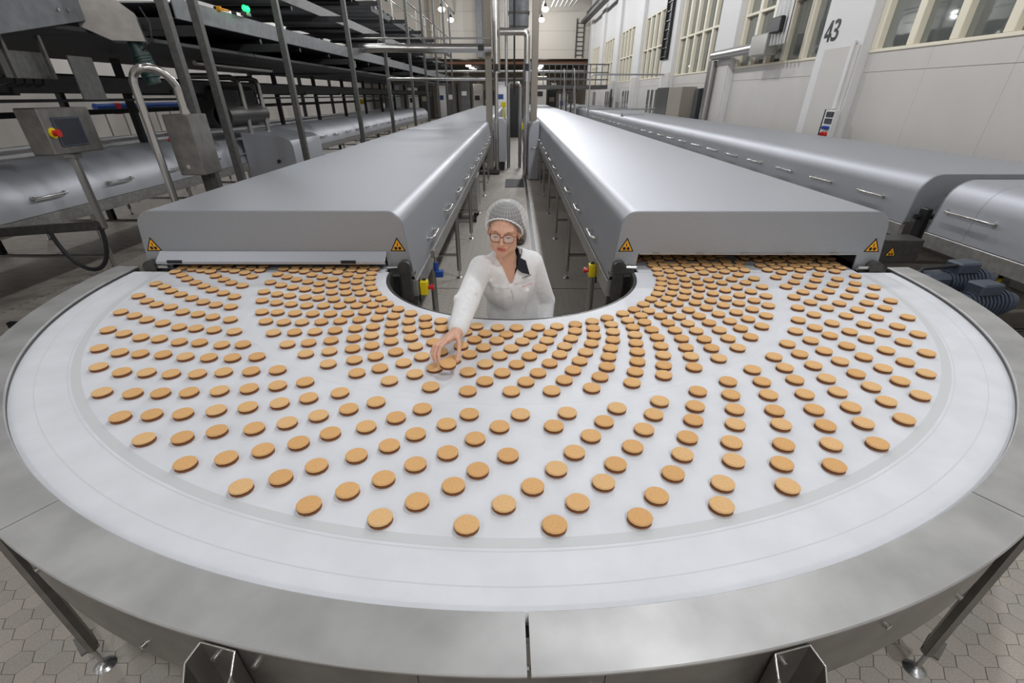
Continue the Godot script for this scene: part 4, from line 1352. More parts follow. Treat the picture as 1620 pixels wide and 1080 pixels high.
func level_conveyor(label: String, x0: float, x1: float, y: float, h: float, z0: float, z1: float, lit: Material, group := "") -> Node3D:
	var t := thing("overhead_conveyor", label, "conveyor", Vector3(), group)
	var b := B.new()
	b.span(Vector3(x1 - 0.02, y, z1), Vector3(x1, y + h, z0), 0.005)
	part("side_panel", b, lit, t)
	b = B.new()
	b.span(Vector3(x0, y, z1), Vector3(x0 + 0.02, y + h, z0), 0.005)
	part("side_panel", b, lit, t)
	b = B.new()
	b.span(Vector3(x0 + 0.03, y + h - 0.06, z1), Vector3(x1 - 0.03, y + h - 0.045, z0))
	part("belt", b, M.belt_pale, t)
	b = B.new()
	b.span(Vector3(x0 + 0.03, y + 0.0, z1), Vector3(x1 - 0.03, y + 0.015, z0))
	part("drip_tray", b, M.rack_dark, t)
	var rl := B.new()
	rl.tube(Vector3(x0 + 0.02, 0, 0), Vector3(x1 - 0.02, 0, 0), 0.035, 0.035, 10)
	var rm := rl.mesh()
	var z := z0 - 0.6
	while z > z1:
		var o := inst("return_roller", rm, M.black_metal, t)
		o.position = Vector3(0, y - 0.05, z)
		z -= 1.7
	return t

func left_rack() -> void:
	var t := thing("steel_rack", "tall dark steel rack of square posts left of the left tunnel", "rack", Vector3())
	for z: float in POST_Z:
		var b := B.new()
		b.box(Vector3(-3.62, 3.0, z), Vector3(0.09, 6.0, 0.09), 0.006)
		var p := part("post", b, M.rack_grey, t)
		b = B.new()
		b.box(Vector3(-3.62, 0.012, z), Vector3(0.18, 0.016, 0.18), 0.003)
		part("base_plate", b, M.rack_grey, p)
		b = B.new()
		b.box(Vector3(-7.7, 3.0, z - 0.3), Vector3(0.1, 6.0, 0.1), 0.006)
		part("post", b, M.rack_dark, t)
		for y: float in [2.62, 3.36, 4.05]:
			b = B.new()
			b.beam(Vector3(-7.7, y, z - 0.15), Vector3(-3.62, y, z - 0.05), 0.06, 0.1, 0.004)
			part("cross_beam", b, M.rack_dark, t)
	for a: Array in [[-5.2, 2.02, 0.17], [-5.25, 1.93, 0.03], [-7.6, 2.02, 0.28], [-7.6, 1.7, 0.08]]:  # higher back beam is lowered and deepened to shade the far left tunnel
		var b := B.new()
		b.span(Vector3(a[0] - 0.08, a[1], -36.0), Vector3(a[0], a[1] + a[2], -2.2), 0.005)
		part("long_beam", b, M.rack_dark, t)
	for i in 10:  # plates added to keep lamp light off the far left tunnel top
		var b := B.new()
		b.span(Vector3(-7.6, 2.5, -2.6 - i * 3.4 - 3.38), Vector3(-4.12, 2.54, -2.6 - i * 3.4), 0.004)
		part("added_shade_plate", b, M.rack_dark, t)
	for i in 12:
		var b := B.new()
		b.box(Vector3(-5.9, 1.9, -3.2 - i * 2.75), Vector3(0.09, 1.1, 0.09), 0.004)
		b.box(Vector3(-5.55, 2.03, -3.2 - i * 2.75), Vector3(0.75, 0.07, 0.07), 0.004)
		part("bracket", b, M.rack_dark, t)
	level_conveyor("grey overhead conveyor just above eye level on the steel rack", -5.7, -4.08, 2.77, 0.21, -7.4, -36.0, M.rack_panel)
	level_conveyor("middle overhead conveyor of the steel rack, white belt edge showing", -5.7, -4.2, 3.42, 0.18, -6.0, -36.0, M.rack_grey)
	level_conveyor("upper overhead conveyor of the steel rack", -6.2, -4.25, 4.1, 0.2, -5.5, -17.5, M.rack_grey)
	level_conveyor("dark conveyor at the back of the steel rack", -7.5, -6.1, 2.7, 0.2, -4.5, -36.0, M.rack_dark)
	# sloping feed conveyor in the upper left corner
	var s := thing("sloping_conveyor", "sloping conveyor with a broad steel side panel in the upper left corner", "conveyor", Vector3())
	var bs := Basis(Vector3.RIGHT, 0.18)
	var b := B.new()
	b.box(Vector3(-4.1, 2.64, -4.7), Vector3(0.02, 0.5, 3.2), 0.004, bs)
	part("side_panel", b, M.rack_panel, s)
	b = B.new()
	b.box(Vector3(-5.3, 2.64, -4.7), Vector3(0.02, 0.5, 3.2), 0.004, bs)
	part("side_panel", b, M.rack_dark, s)
	b = B.new()
	b.box(Vector3(-4.7, 2.48, -4.7), Vector3(1.18, 0.05, 3.15), 0.0, bs)
	part("tray", b, M.rack_dark, s)
	for q: Vector2 in [Vector2(-5.45, 2.72), Vector2(-5.52, 2.64), Vector2(-5.58, 2.73), Vector2(-5.64, 2.65)]:
		b = B.new()
		b.tube(Vector3(-4.092, q.y, q.x), Vector3(-4.075, q.y, q.x), 0.014, 0.014, 6)
		part("bolt", b, M.steel_bright, s)
	for z: float in [-4.9, -5.3]:
		b = B.new()
		b.beam(Vector3(-4.2, 2.44, z), Vector3(-4.2, 2.12, z), 0.03, 0.03)
		part("hanger", b, M.rack_grey, s)
	# drive with its guard under the sloping conveyor
	var d := thing("gear_motor", "dark green motor hanging under a folded steel guard, upper left", "motor", Vector3(-3.95, 2.4, -6.1))
	b = B.new()
	b.prism(PackedVector2Array([Vector2(-0.32, 0.36), Vector2(0.05, 0.33), Vector2(0.16, 0.24), Vector2(0.18, 0.02), Vector2(-0.1, 0.02), Vector2(-0.32, 0.12)]), -0.17, 0.17, Transform3D(Basis(Vector3.UP, 0.5), Vector3(0, 0.03, 0)))
	part("guard", b, M.steel_skirt, d)
	b = B.new()
	b.tube(Vector3(0.08, 0.05, 0.0), Vector3(0.1, -0.04, 0.0), 0.07)
	b.tube(Vector3(0.1, -0.04, 0.0), Vector3(0.14, -0.25, 0.0), 0.085)
	b.tube(Vector3(0.14, -0.25, 0.0), Vector3(0.15, -0.3, 0.0), 0.07)
	var mo := part("motor_body", b, M.motor_green, d)
	for i in 7:
		b = B.new()
		b.tube(Vector3(0.105 + i * 0.005, -0.07 - i * 0.024, 0), Vector3(0.107 + i * 0.005, -0.077 - i * 0.024, 0), 0.094)
		part("cooling_fin", b, M.motor_green, mo)
	b = B.new()
	b.sweep(PackedVector3Array([Vector3(0.17, -0.02, 0.05), Vector3(0.3, 0.06, 0.05), Vector3(0.3, 0.2, 0.0), Vector3(0.22, 0.33, -0.05)]), 0.008, 6)
	part("cable", b, M.rubber, d)
	# boxes hanging under the sloping conveyor
	var hbx := thing("junction_box", "brownish junction box hanging under the sloping conveyor", "box", Vector3(-4.45, 2.16, -5.15))
	b = B.new()
	b.box(Vector3(0, 0.06, 0), Vector3(0.3, 0.16, 0.5), 0.008)
	part("housing", b, M.rack_dark, hbx)
	b = B.new()
	b.box(Vector3(0.17, 0.06, 0), Vector3(0.02, 0.2, 0.52), 0.004)
	part("lid", b, M.rack_grey, hbx)
	for i in 5:
		b = B.new()
		b.sweep(PackedVector3Array([Vector3(0.1, -0.02, -0.2 + i * 0.1), Vector3(0.1, -0.08, -0.18 + i * 0.1), Vector3(0.05, -0.1, -0.13 + i * 0.1)]), 0.01, 6)
		part("cable", b, M.rubber, hbx)
	var pl := B.new()
	pl.box(Vector3(-4.05, 2.13, -5.5), Vector3(0.02, 0.34, 0.3), 0.004)
	single("bracket_plate", pl, M.rack_grey, "flat grey bracket plate hanging beside the junction box", "bracket")
	# green signal lamps
	for i in 2:
		var at: Vector3 = [Vector3(-4.02, 3.04, -9.2), Vector3(-4.0, 4.5, -19.4)][i]
		var sg := thing("signal_lamp", ["green signal lamp glowing on the conveyor above eye level", "green signal lamp glowing under the high railing"][i], "lamp", at)
		b = B.new()
		b.box(Vector3(0, -0.03, 0), Vector3(0.09, 0.05, 0.16), 0.006)
		part("base", b, M.rack_grey, sg)
		for k in 2:
			b = B.new()
			b.ball(Vector3(0.02, 0.035, -0.05 + k * 0.1), Vector3(0.035, 0.04, 0.035), 12)
			part("lamp_glass", b, M.green_lamp, sg)
		var ol := OmniLight3D.new()
		ol.name = "signal_light"
		ol.light_color = Color8(40, 255, 120)
		ol.light_energy = [0.012, 0.03][i]
		ol.light_size = 0.04
		ol.omni_range = 30.0
		ol.shadow_enabled = true
		ol.position = Vector3(0.1, 0.0, 0)
		sg.add_child(ol)
		b = B.new()
		b.tube(Vector3(0.05, -0.08, 0.95), Vector3(0.1, -0.08, 0.95), 0.035, 0.03, 10)
		b.tube(Vector3(0.1, -0.08, 0.95), Vector3(0.12, -0.08, 0.8), 0.012)
		if i == 0:
			var kn := b
			single("rotary_switch", kn, M.warn_orange, "small orange rotary switch on the conveyor side by the green lamp", "switch").position = at
	# walkway high up with a railing
	var w := thing("walkway", "high dark walkway with a steel railing behind the rack", "walkway", Vector3())
	for i in 26:
		b = B.new()
		b.span(Vector3(-7.4, 4.16, -18.0 - i * 0.75), Vector3(-4.15, 4.24, -18.35 - i * 0.75), 0.004)
		part("deck_slat", b, M.rack_dark, w)
	for x: float in [-7.4, -4.2]:
		b = B.new()
		b.span(Vector3(x, 4.02, -37.8), Vector3(x + 0.06, 4.16, -17.8), 0.004)
		part("edge_beam", b, M.rack_dark, w)
	for y: float in [4.95, 4.6]:
		b = B.new()
		b.tube(Vector3(-4.1, y, -37.5), Vector3(-4.1, y, -18.0), 0.03 if y > 4.8 else 0.018)
		part("rail", b, M.steel_tube, w)
	for i in 9:
		b = B.new()
		b.tube(Vector3(-4.1, 4.1, -18.2 - i * 2.4), Vector3(-4.1, 4.95, -18.2 - i * 2.4), 0.024)
		part("rail_post", b, M.steel_tube, w)
	# control panel on a slanted post by the far left tunnel
	var c := thing("control_panel", "stainless control panel with a small screen on a post, far left", "control panel", Vector3(-4.0, 0.85, -4.87))
	b = B.new()
	b.box(Vector3(0.0, 0.887, 0.0), Vector3(0.2, 0.345, 0.57), 0.01)
	part("housing", b, M.steel_skirt, c)
	b = B.new()
	b.box(Vector3(0.104, 0.883, 0.03), Vector3(0.012, 0.22, 0.31), 0.004)
	var fr := part("screen_frame", b, M.motor_blue, c)
	b = B.new()
	b.box(Vector3(0.111, 0.883, 0.03), Vector3(0.004, 0.19, 0.27), 0.001)
	part("screen", b, M.screen, fr)
	b = B.new()
	b.tube(Vector3(0.1, 0.88, 0.225), Vector3(0.112, 0.88, 0.225), 0.04)
	var ye := part("button_ring", b, M.yellow, c)
	b = B.new()
	b.tube(Vector3(0.112, 0.88, 0.225), Vector3(0.145, 0.88, 0.225), 0.022)
	b.tube(Vector3(0.145, 0.88, 0.225), Vector3(0.157, 0.88, 0.225), 0.03)
	part("stop_button", b, M.red, ye)
	b = B.new()
	b.box(Vector3(0.0, 0.39, 0.0), Vector3(0.055, 0.66, 0.055), 0.008)
	part("post", b, M.steel_tube, c)
	b = B.new()
	b.box(Vector3(0, 0.69, 0), Vector3(0.1, 0.04, 0.1), 0.006)
	part("collar", b, M.steel_tube, c)
	b = B.new()
	b.beam(Vector3(0.0, 0.09, 0), Vector3(-1.05, 0.02, 0.0), 0.06, 0.08, 0.004)
	part("arm", b, M.steel_dark, c)
	b = B.new()
	var hose := PackedVector3Array()
	for i in 17:
		var a := PI * i / 16.0
		hose.append(Vector3(-0.28 + cos(a) * 0.26, 0.08 - sin(a) * 0.42, 0.02))
	b.sweep(hose, 0.02, 8)
	part("hose", b, M.rubber, c)
	# box with a bent tube
	var e := thing("switch_box", "stainless switch box hanging from a bent steel tube beside the left tunnel", "switch box", Vector3(-3.33, 0, -5.65))
	b = B.new()
	b.box(Vector3(0, 1.57, 0), Vector3(0.26, 0.54, 0.34), 0.008)
	part("housing", b, M.steel_skirt, e)
	b = B.new()
	b.tube(Vector3(0.085, 1.84, 0.12), Vector3(0.085, 1.89, 0.12), 0.05, 0.036)
	part("tube_socket", b, M.steel_bright, e)
	b = B.new()
	b.tube(Vector3(-0.13, 1.62, 0.12), Vector3(-0.165, 1.62, 0.12), 0.018)
	part("red_button", b, M.red, e)
	b = B.new()
	b.tube(Vector3(-0.02, 1.38, 0.17), Vector3(-0.02, 1.38, 0.178), 0.02)
	part("lock", b, M.steel_bright, e)
	b = B.new()
	var pp := PackedVector3Array([Vector3(-0.2, 0.0, 0.3), Vector3(-0.2, 1.2, 0.3), Vector3(-0.2, 2.05, 0.3)])
	for i in 7:
		var a := PI / 2 * i / 6.0
		pp.append(Vector3(-0.2 + 0.13 * (1.0 - cos(a)), 2.08 + 0.13 * sin(a), 0.3 - 0.02 * i / 6.0))
	for i in 9:
		var a := PI / 2 * i / 8.0
		pp.append(Vector3(-0.04 + 0.125 * sin(a), 2.21 - 0.15 * (1.0 - cos(a)), 0.26 - 0.14 * i / 8.0))
	pp.append(Vector3(0.085, 1.95, 0.12))
	pp.append(Vector3(0.085, 1.86, 0.12))
	b.sweep(pp, 0.035, 12)
	part("bent_tube", b, M.steel_bright, e)
	b = B.new()
	b.box(Vector3(0.02, 0.65, -0.05), Vector3(0.1, 1.3, 0.1), 0.006)
	part("stand", b, M.steel_dark, e)
	# hooded drive unit against the far left tunnel
	var h := thing("drive_cabinet", "grey drive cabinet with a rounded top against the far left tunnel", "cabinet", Vector3(-4.55, 0, -10.9))
	b = B.new()
	b.prism(PackedVector2Array([Vector2(-0.5, 0.0), Vector2(0.42, 0.0), Vector2(0.42, 1.2), Vector2(0.38, 1.29), Vector2(0.28, 1.34), Vector2(-0.5, 1.42)]), -0.75, 0.75)
	part("body", b, M.tunnel_grey, h)
	b = B.new()
	b.tube(Vector3(0.1, 0.95, 0.75), Vector3(0.1, 0.95, 0.79), 0.03)
	part("knob", b, M.black, h)
	b = B.new()
	b.sweep(PackedVector3Array([Vector3(-0.05, 0.72, 0.75), Vector3(-0.05, 0.72, 0.79), Vector3(0.22, 0.72, 0.79), Vector3(0.22, 0.72, 0.75)]), 0.012, 6)
	part("handle", b, M.steel_bright, h)
	# dark frame on the floor, far left, and cables behind
	var fl := B.new()
	fl.span(Vector3(-4.9, 0.1, -4.35), Vector3(-2.75, 0.16, -4.3), 0.004)
	single("floor_rail", fl, M.black_metal, "low dark steel rail crossing the floor left of the conveyor", "rail")
	var bl := thing("blue_pipe", "blue pipe run seen between the beams of the steel rack", "pipe", Vector3())
	b = B.new()
	b.tube(Vector3(-8.4, 1.8, -11.3), Vector3(-8.4, 1.8, -15.0), 0.06)
	part("pipe", b, M.blue, bl)
	b = B.new()
	b.box(Vector3(-8.4, 1.76, -11.9), Vector3(0.14, 0.2, 0.14), 0.01)
	part("valve", b, M.red, bl)
	for i in 7:
		b = B.new()
		b.tube(Vector3(-8.4, 0, -11.5 - i * 0.55), Vector3(-8.4, 1.75, -11.5 - i * 0.55), 0.015)
		part("stand", b, M.steel_tube, bl)
	var yb := B.new()
	yb.box(Vector3(-7.0, 1.75, -26.0), Vector3(0.3, 0.2, 0.4), 0.01)
	single("yellow_box", yb, M.yellow, "small yellow box far back on the steel rack", "box")
	# return drum with upright feed pipes between two posts
	var rd := thing("return_drum", "dark drum housing with upright feed pipes between two rack posts", "machine", Vector3(-5.3, 1.4, -10.4))
	b = B.new()
	b.box(Vector3(0, 0.42, 0), Vector3(0.5, 0.62, 1.5), 0.06)
	part("housing", b, M.rack_dark, rd)
	b = B.new()
	b.tube(Vector3(0.28, 0.3, -0.75), Vector3(0.28, 0.3, 0.75), 0.16)
	part("drum", b, M.steel_dark, rd)
	for i in 3:
		b = B.new()
		b.sweep(PackedVector3Array([Vector3(0.38, -0.02, 0.85 - i * 0.75), Vector3(0.38, 0.75, 0.85 - i * 0.75), Vector3(0.36, 0.82, 0.85 - i * 0.75), Vector3(0.25, 0.86, 0.85 - i * 0.75), Vector3(-0.1, 0.86, 0.85 - i * 0.75)]), 0.045, 10)
		part("feed_pipe", b, M.steel_tube, rd)
	b = B.new()
	b.tube(Vector3(0.3, 1.02, -1.6), Vector3(0.3, 1.02, 1.2), 0.035)
	part("header_pipe", b, M.steel_bright, rd)

# ------------------------------------------------------------------ right side
func stop_box(label: String, at: Vector3, dir: float) -> void:
	var t := thing("emergency_stop_box", label, "stop button", at)
	var b := B.new()
	b.box(Vector3(), Vector3(0.055, 0.1, 0.07), 0.006)
	part("housing", b, M.yellow, t)
	b = B.new()
	b.tube(Vector3(dir * 0.027, 0.0, 0), Vector3(dir * 0.05, 0.0, 0), 0.014)
	b.tube(Vector3(dir * 0.05, 0.0, 0), Vector3(dir * 0.068, 0.0, 0), 0.024, 0.02)
	part("button", b, M.red, t)
	b = B.new()
	b.box(Vector3(0, 0.055, -0.01), Vector3(0.03, 0.014, 0.03), 0.003)
	part("gland", b, M.black, t)
	b = B.new()
	b.box(Vector3(-dir * 0.035, -0.02, -0.01), Vector3(0.012, 0.16, 0.06), 0.002)
	part("mount", b, M.black_metal, t)

func right_side() -> void:
	stop_box("yellow emergency stop box under the left tunnel by the aisle", Vector3(-0.645, 0.845, -3.36), 1.0)
	stop_box("yellow emergency stop box under the right tunnel by the aisle", Vector3(0.615, 0.835, -3.80), -1.0)
	stop_box("yellow emergency stop box under the hooded unit at the right edge", Vector3(4.2, 0.62, -4.15), -1.0)
	var v := thing("blue_sensor", "small blue sensor unit below the left tunnel beside the aisle", "sensor", Vector3(-0.625, 0.79, -3.85))
	var b := B.new()
	b.box(Vector3(0.02, 0.0, 0), Vector3(0.06, 0.05, 0.06), 0.005)
	b.tube(Vector3(-0.005, 0.02, 0), Vector3(-0.005, 0.09, 0), 0.02)
	part("housing", b, M.blue, v)
	b = B.new()
	b.tube(Vector3(-0.005, 0.09, 0), Vector3(-0.005, 0.14, 0), 0.012)
	b.box(Vector3(-0.02, 0.16, 0), Vector3(0.03, 0.06, 0.05), 0.004)
	part("holder", b, M.steel_tube, v)
	# gear motor outside the belt
	var m := thing("gear_motor", "blue-grey finned gear motor just outside the belt rim on the right", "motor", Vector3(3.2, 0.82, -3.35))
	var bs := Basis(Vector3.UP, 0.15)
	for i in 2:
		var o := Vector3(-0.12, -0.02, 0.17) if i == 0 else Vector3(0.0, 0.03, -0.13)
		b = B.new()
		b.tube(bs * (o + Vector3(-0.05, 0, 0)), bs * (o + Vector3(0.25, 0, 0)), 0.085)
		b.tube(bs * (o + Vector3(0.25, 0, 0)), bs * (o + Vector3(0.33, 0, 0)), 0.088, 0.06)
		b.box(bs * (o + Vector3(-0.16, -0.02, 0)), Vector3(0.22, 0.2, 0.17), 0.03, bs)
		var mb := part("motor_body", b, M.motor_blue, m)
		for k in 9:
			b = B.new()
			b.tube(bs * (o + Vector3(-0.03 + k * 0.03, 0, 0)), bs * (o + Vector3(-0.02 + k * 0.03, 0, 0)), 0.096)
			part("cooling_fin", b, M.motor_blue, mb)
		b = B.new()
		b.box(bs * (o + Vector3(0.06, 0.11, 0)), Vector3(0.17, 0.08, 0.13), 0.012, bs)
		part("terminal_box", b, M.motor_blue, m)
	b = B.new()
	b.beam(Vector3(-0.45, -0.13, 0.0), Vector3(0.0, -0.13, 0.0), 0.5, 0.05, 0.004)
	part("mounting_plate", b, M.steel_dark, m)
	b = B.new()
	b.sweep(PackedVector3Array([bs * Vector3(0.1, 0.14, -0.2), Vector3(-0.02, 0.16, -0.1), Vector3(-0.25, 0.13, -0.12), Vector3(-0.4, 0.02, -0.05)]), 0.014, 8)
	part("cable", b, M.rubber, m)
	# grey cable duct with a warning sign below the tunnel joint
	var d := thing("cable_duct", "grey sheet steel duct with an orange warning sign below the right tunnel joint", "duct", Vector3())
	b = B.new()
	b.beam(Vector3(2.62, 0.8, -4.6), Vector3(3.72, 0.8, -4.6), 0.22, 0.2, 0.006)
	part("duct", b, M.steel_dark, d)
	warning_sign(d, Vector3(3.45, 0.8, -4.488), Basis(), 0.05)
	warning_sign(d, Vector3(2.8, 0.8, -4.488), Basis(), 0.045)
	b = B.new()
	b.box(Vector3(3.2, 0.38, -4.6), Vector3(0.09, 0.76, 0.09), 0.004)
	part("support", b, M.steel_dark, d)
	# cabinets and pipes along the wall
	var c := thing("wall_cabinet", "brown steel double cabinet hung on the far right wall", "cabinet", Vector3(6.0, 1.3, -21.6))
	for i in 2:
		b = B.new()
		b.box(Vector3(0, 0.47, 0.88 - i * 1.75), Vector3(0.5, 0.94, 1.7), 0.01)
		part("door", b, M.steel_dark if i else M.beige_box, c)
	b = B.new()
	b.box(Vector3(6.05, 1.75, -18.9), Vector3(0.2, 0.85, 0.45), 0.01)
	single("switch_cabinet", b, M.rack_dark, "narrow dark switch cabinet on the wall beside the upright pipe", "cabinet")
	b = B.new()
	b.sweep(PackedVector3Array([Vector3(5.98, 0.0, -17.9), Vector3(5.98, 1.5, -17.9), Vector3(5.98, 2.86, -17.9)]), 0.125, 14)
	single("upright_pipe", b, M.steel_tube, "thick upright steel pipe in front of the right wall", "pipe")
	b = B.new()
	b.tube(Vector3(5.98, 2.98, -17.95), Vector3(5.98, 2.98, -14.87), 0.11)
	single("wall_pipe", b, M.steel_tube, "level steel pipe leading from the upright pipe to the box under the windows", "pipe")
	b = B.new()
	b.box(Vector3(5.95, 3.0, -14.4), Vector3(0.3, 0.42, 0.9), 0.02)
	single("pipe_box", b, M.steel_tube, "brownish steel box on the pipe under the windows", "box")
	for i in 5:
		b = B.new()
		b.tube(Vector3(5.9, 2.95, -13.9 + i * 0.16), Vector3(5.9, 7.28, -13.9 + i * 0.16), 0.045)
		single("cable_conduit", b, M.steel_soft, "one of five slim upright steel conduits in front of the windows", "conduit", "conduits in front of the windows")
	b = B.new()
	b.box(Vector3(5.79, 3.3, -13.55), Vector3(0.1, 0.28, 0.5), 0.02)
	single("valve_block", b, M.black, "black valve block at the foot of the slim conduits", "valve")
	var s := thing("socket_panel", "white socket panel with blue and red sockets on the pilaster marked 43", "socket panel", Vector3(6.1, 1.3, -10.78))
	b = B.new()
	b.box(Vector3(-0.04, 0.23, 0), Vector3(0.1, 0.46, 0.34), 0.006)
	part("back_box", b, M.wall_pale, s)
	for i in 2:
		b = B.new()
		b.box(Vector3(-0.095, 0.39 - i * 0.11, 0.02), Vector3(0.02, 0.085, 0.24), 0.004)
		part("cover_flap", b, M.screen, s)
	for i in 3:
		b = B.new()
		b.tube(Vector3(-0.09, 0.175, -0.06 + i * 0.08), Vector3(-0.13, 0.165, -0.06 + i * 0.08), 0.03)
		part("blue_socket", b, M.blue, s)
	for i in 2:
		b = B.new()
		b.tube(Vector3(-0.09, 0.065, -0.03 + i * 0.11), Vector3(-0.14, 0.05, -0.03 + i * 0.11), 0.042)
		part("red_socket", b, M.red, s)
	b = B.new()
	b.box(Vector3(-0.05, 0.23, -0.19), Vector3(0.09, 0.47, 0.03), 0.002)
	part("side_plate", b, M.black, s)
	b = B.new()
	b.box(Vector3(6.09, 2.3, -10.85), Vector3(0.03, 1.05, 0.1), 0.004)
	single("cable_channel", b, M.wall_pale, "white cable channel running up from the socket panel", "channel")
	# wall ladder
	var l := thing("cage_ladder", "dark upright cable ladder between two windows on the right wall", "ladder", Vector3(6.0, 0, -24.2))
	for q: float in [-0.4, 0.4]:
		b = B.new()
		b.box(Vector3(0.05, 6.1, q), Vector3(0.1, 5.8, 0.06), 0.004)
		part("stile", b, M.black_metal, l)
	for i in 20:
		b = B.new()
		b.box(Vector3(0.05, 3.3 + i * 0.29, 0), Vector3(0.04, 0.03, 0.8), 0.003)
		part("rung", b, M.rack_grey, l)
	b = B.new()
	b.span(Vector3(0.09, 3.2, -0.4), Vector3(0.1, 9.0, 0.4))
	part("back_plate", b, M.black, l)

# ------------------------------------------------------------------ pipes and columns over the aisle
func centre_pipes() -> void:
	var b: B
	for i in 2:
		b = B.new()
		b.box(Vector3([-0.73, 0.54][i], 4.5, -16.2), Vector3(0.18, 9.0, 0.18), 0.01)
		single("steel_column", b, M.beige_box, ["square beige column left of the aisle", "square beige column right of the aisle"][i], "column")
	var t := thing("process_pipe", "shiny insulated upright pipe left of the aisle, thicker above", "pipe", Vector3())
	b = B.new()
	b.tube(Vector3(-0.52, 0.12, -16.0), Vector3(-0.52, 2.5, -16.0), 0.055)
	part("pipe", b, M.steel_bright, t)
	b = B.new()
	b.tube(Vector3(-0.5, 2.5, -16.0), Vector3(-0.5, 8.28, -16.0), 0.1)
	part("insulation", b, M.steel_bright, t)
	b = B.new()
	b.box(Vector3(-0.5, 2.62, -15.88), Vector3(0.1, 0.16, 0.04), 0.01)
	part("valve", b, M.black, t)
	b = B.new()
	b.box(Vector3(-0.75, 0.08, -16.0), Vector3(0.6, 0.1, 0.3), 0.01)
	part("base", b, M.steel_dark, t)
	t = thing("process_pipe", "shiny pipe bridging the aisle and dropping on the right", "pipe", Vector3())
	b = B.new()
	var p := PackedVector3Array([Vector3(-0.4, 3.38, -15.8), Vector3(-0.1, 3.38, -15.8), Vector3(0.2, 3.38, -15.8)])
	for i in 6:
		var a := PI / 2 * (i + 1) / 6.0
		p.append(Vector3(0.2 + 0.12 * sin(a), 3.38 - 0.12 * (1 - cos(a)), -15.8))
	p.append(Vector3(0.32, 2.8, -15.8))
	p.append(Vector3(0.32, 1.2, -15.8))
	p.append(Vector3(0.32, 0.0, -15.8))
	b.sweep(p, 0.085, 14)
	part("pipe", b, M.steel_bright, t)
	b = B.new()
	b.box(Vector3(0.32, 2.62, -15.7), Vector3(0.1, 0.16, 0.04), 0.01)
	part("valve", b, M.black, t)
	b = B.new()
	b.tube(Vector3(0.32, 2.3, -15.8), Vector3(0.32, 2.75, -15.8), 0.11)
	part("sleeve", b, M.steel_soft, t)
	b = B.new()
	b.tube(Vector3(-0.24, 2.2, -16.3), Vector3(-0.24, 9.0, -16.3), 0.04)
	single("thin_pipe", b, M.steel_soft, "thin upright pipe behind the bridging pipe", "pipe")
	t = thing("process_pipe", "thick shiny level pipe reaching from the rack to the aisle", "pipe", Vector3())
	b = B.new()
	b.tube(Vector3(-4.3, 3.04, -15.9), Vector3(-0.62, 3.04, -15.9), 0.1)
	part("pipe", b, M.steel_bright, t)
	b = B.new()
	b.sweep(PackedVector3Array([Vector3(-4.28, 3.04, -15.9), Vector3(-4.36, 3.0, -15.9), Vector3(-4.4, 2.9, -15.9), Vector3(-4.4, 2.62, -15.9)]), 0.11, 12)
	part("elbow", b, M.steel_bright, t)
	b = B.new()
	b.tube(Vector3(-4.3, 3.25, -15.9), Vector3(-0.6, 3.25, -15.9), 0.02)
	part("tracer_line", b, M.steel_tube, t)
	b = B.new()
	b.box(Vector3(-0.9, 3.04, -15.79), Vector3(0.16, 0.12, 0.04), 0.01)
	part("valve", b, M.black, t)
	b = B.new()
	b.tube(Vector3(-4.4, 2.55, -15.9), Vector3(-7.2, 2.55, -15.9), 0.1)
	single("process_pipe", b, M.steel_dark, "dull level pipe behind the rack, left of the elbow", "pipe")
	b = B.new()
	b.box(Vector3(0.1, 6.3, -17.2), Vector3(0.55, 5.4, 0.5), 0.01)
	var du := single("ventilation_duct", b, M.rack_panel, "upright sheet metal duct above the aisle between the columns", "duct")
	for i in 5:
		b = B.new()
		b.box(Vector3(0.1, 3.9 + i * 1.1, -17.2), Vector3(0.59, 0.05, 0.54), 0.004)
		part("flange", b, M.steel_dark, du)
	b = B.new()
	b.box(Vector3(-0.02, 5.5, -16.92), Vector3(0.05, 7.0, 0.05), 0.004)
	single("cable_tray", b, M.black_metal, "dark upright cable tray in front of the duct", "cable tray")
	# lower pipes
	b = B.new()
	b.tube(Vector3(-3.66, 2.38, -16.6), Vector3(-0.76, 2.38, -16.25), 0.045)
	single("thin_pipe", b, M.steel_bright, "thin shiny level pipe low over the left tunnel", "pipe")
	b = B.new()
	b.sweep(PackedVector3Array([Vector3(-0.2, 0.0, -17.5), Vector3(-0.2, 2.2, -17.5), Vector3(-0.15, 2.3, -17.5), Vector3(0.1, 2.3, -17.5), Vector3(0.16, 2.22, -17.5), Vector3(0.16, 0.0, -17.5)]), 0.05, 12)
	single("pipe_arch", b, M.steel_soft, "low pipe arch standing across the aisle", "pipe")
	# hooded side cabinets at the aisle
	var h := thing("drive_cabinet", "grey drive cabinet with a rounded top on the right side of the aisle", "cabinet", Vector3(0.6, 0, -15.1))
	b = B.new()
	b.prism(PackedVector2Array([Vector2(-0.22, 0.02), Vector2(0.045, 0.02), Vector2(0.045, 1.42), Vector2(0.02, 1.42), Vector2(-0.12, 1.36), Vector2(-0.2, 1.22), Vector2(-0.22, 1.0)]), -0.5, 0.3)
	part("body", b, M.tunnel_grey, h)
	b = B.new()
	b.sweep(PackedVector3Array([Vector3(-0.15, 0.8, 0.3), Vector3(-0.15, 0.8, 0.36), Vector3(0.0, 0.8, 0.36), Vector3(0.0, 0.8, 0.3)]), 0.012, 6)
	part("handle", b, M.steel_bright, h)
	h = thing("drive_cabinet", "narrow grey cabinet on the left side of the aisle behind the pipe", "cabinet", Vector3(-0.42, 0, -17.4))
	b = B.new()
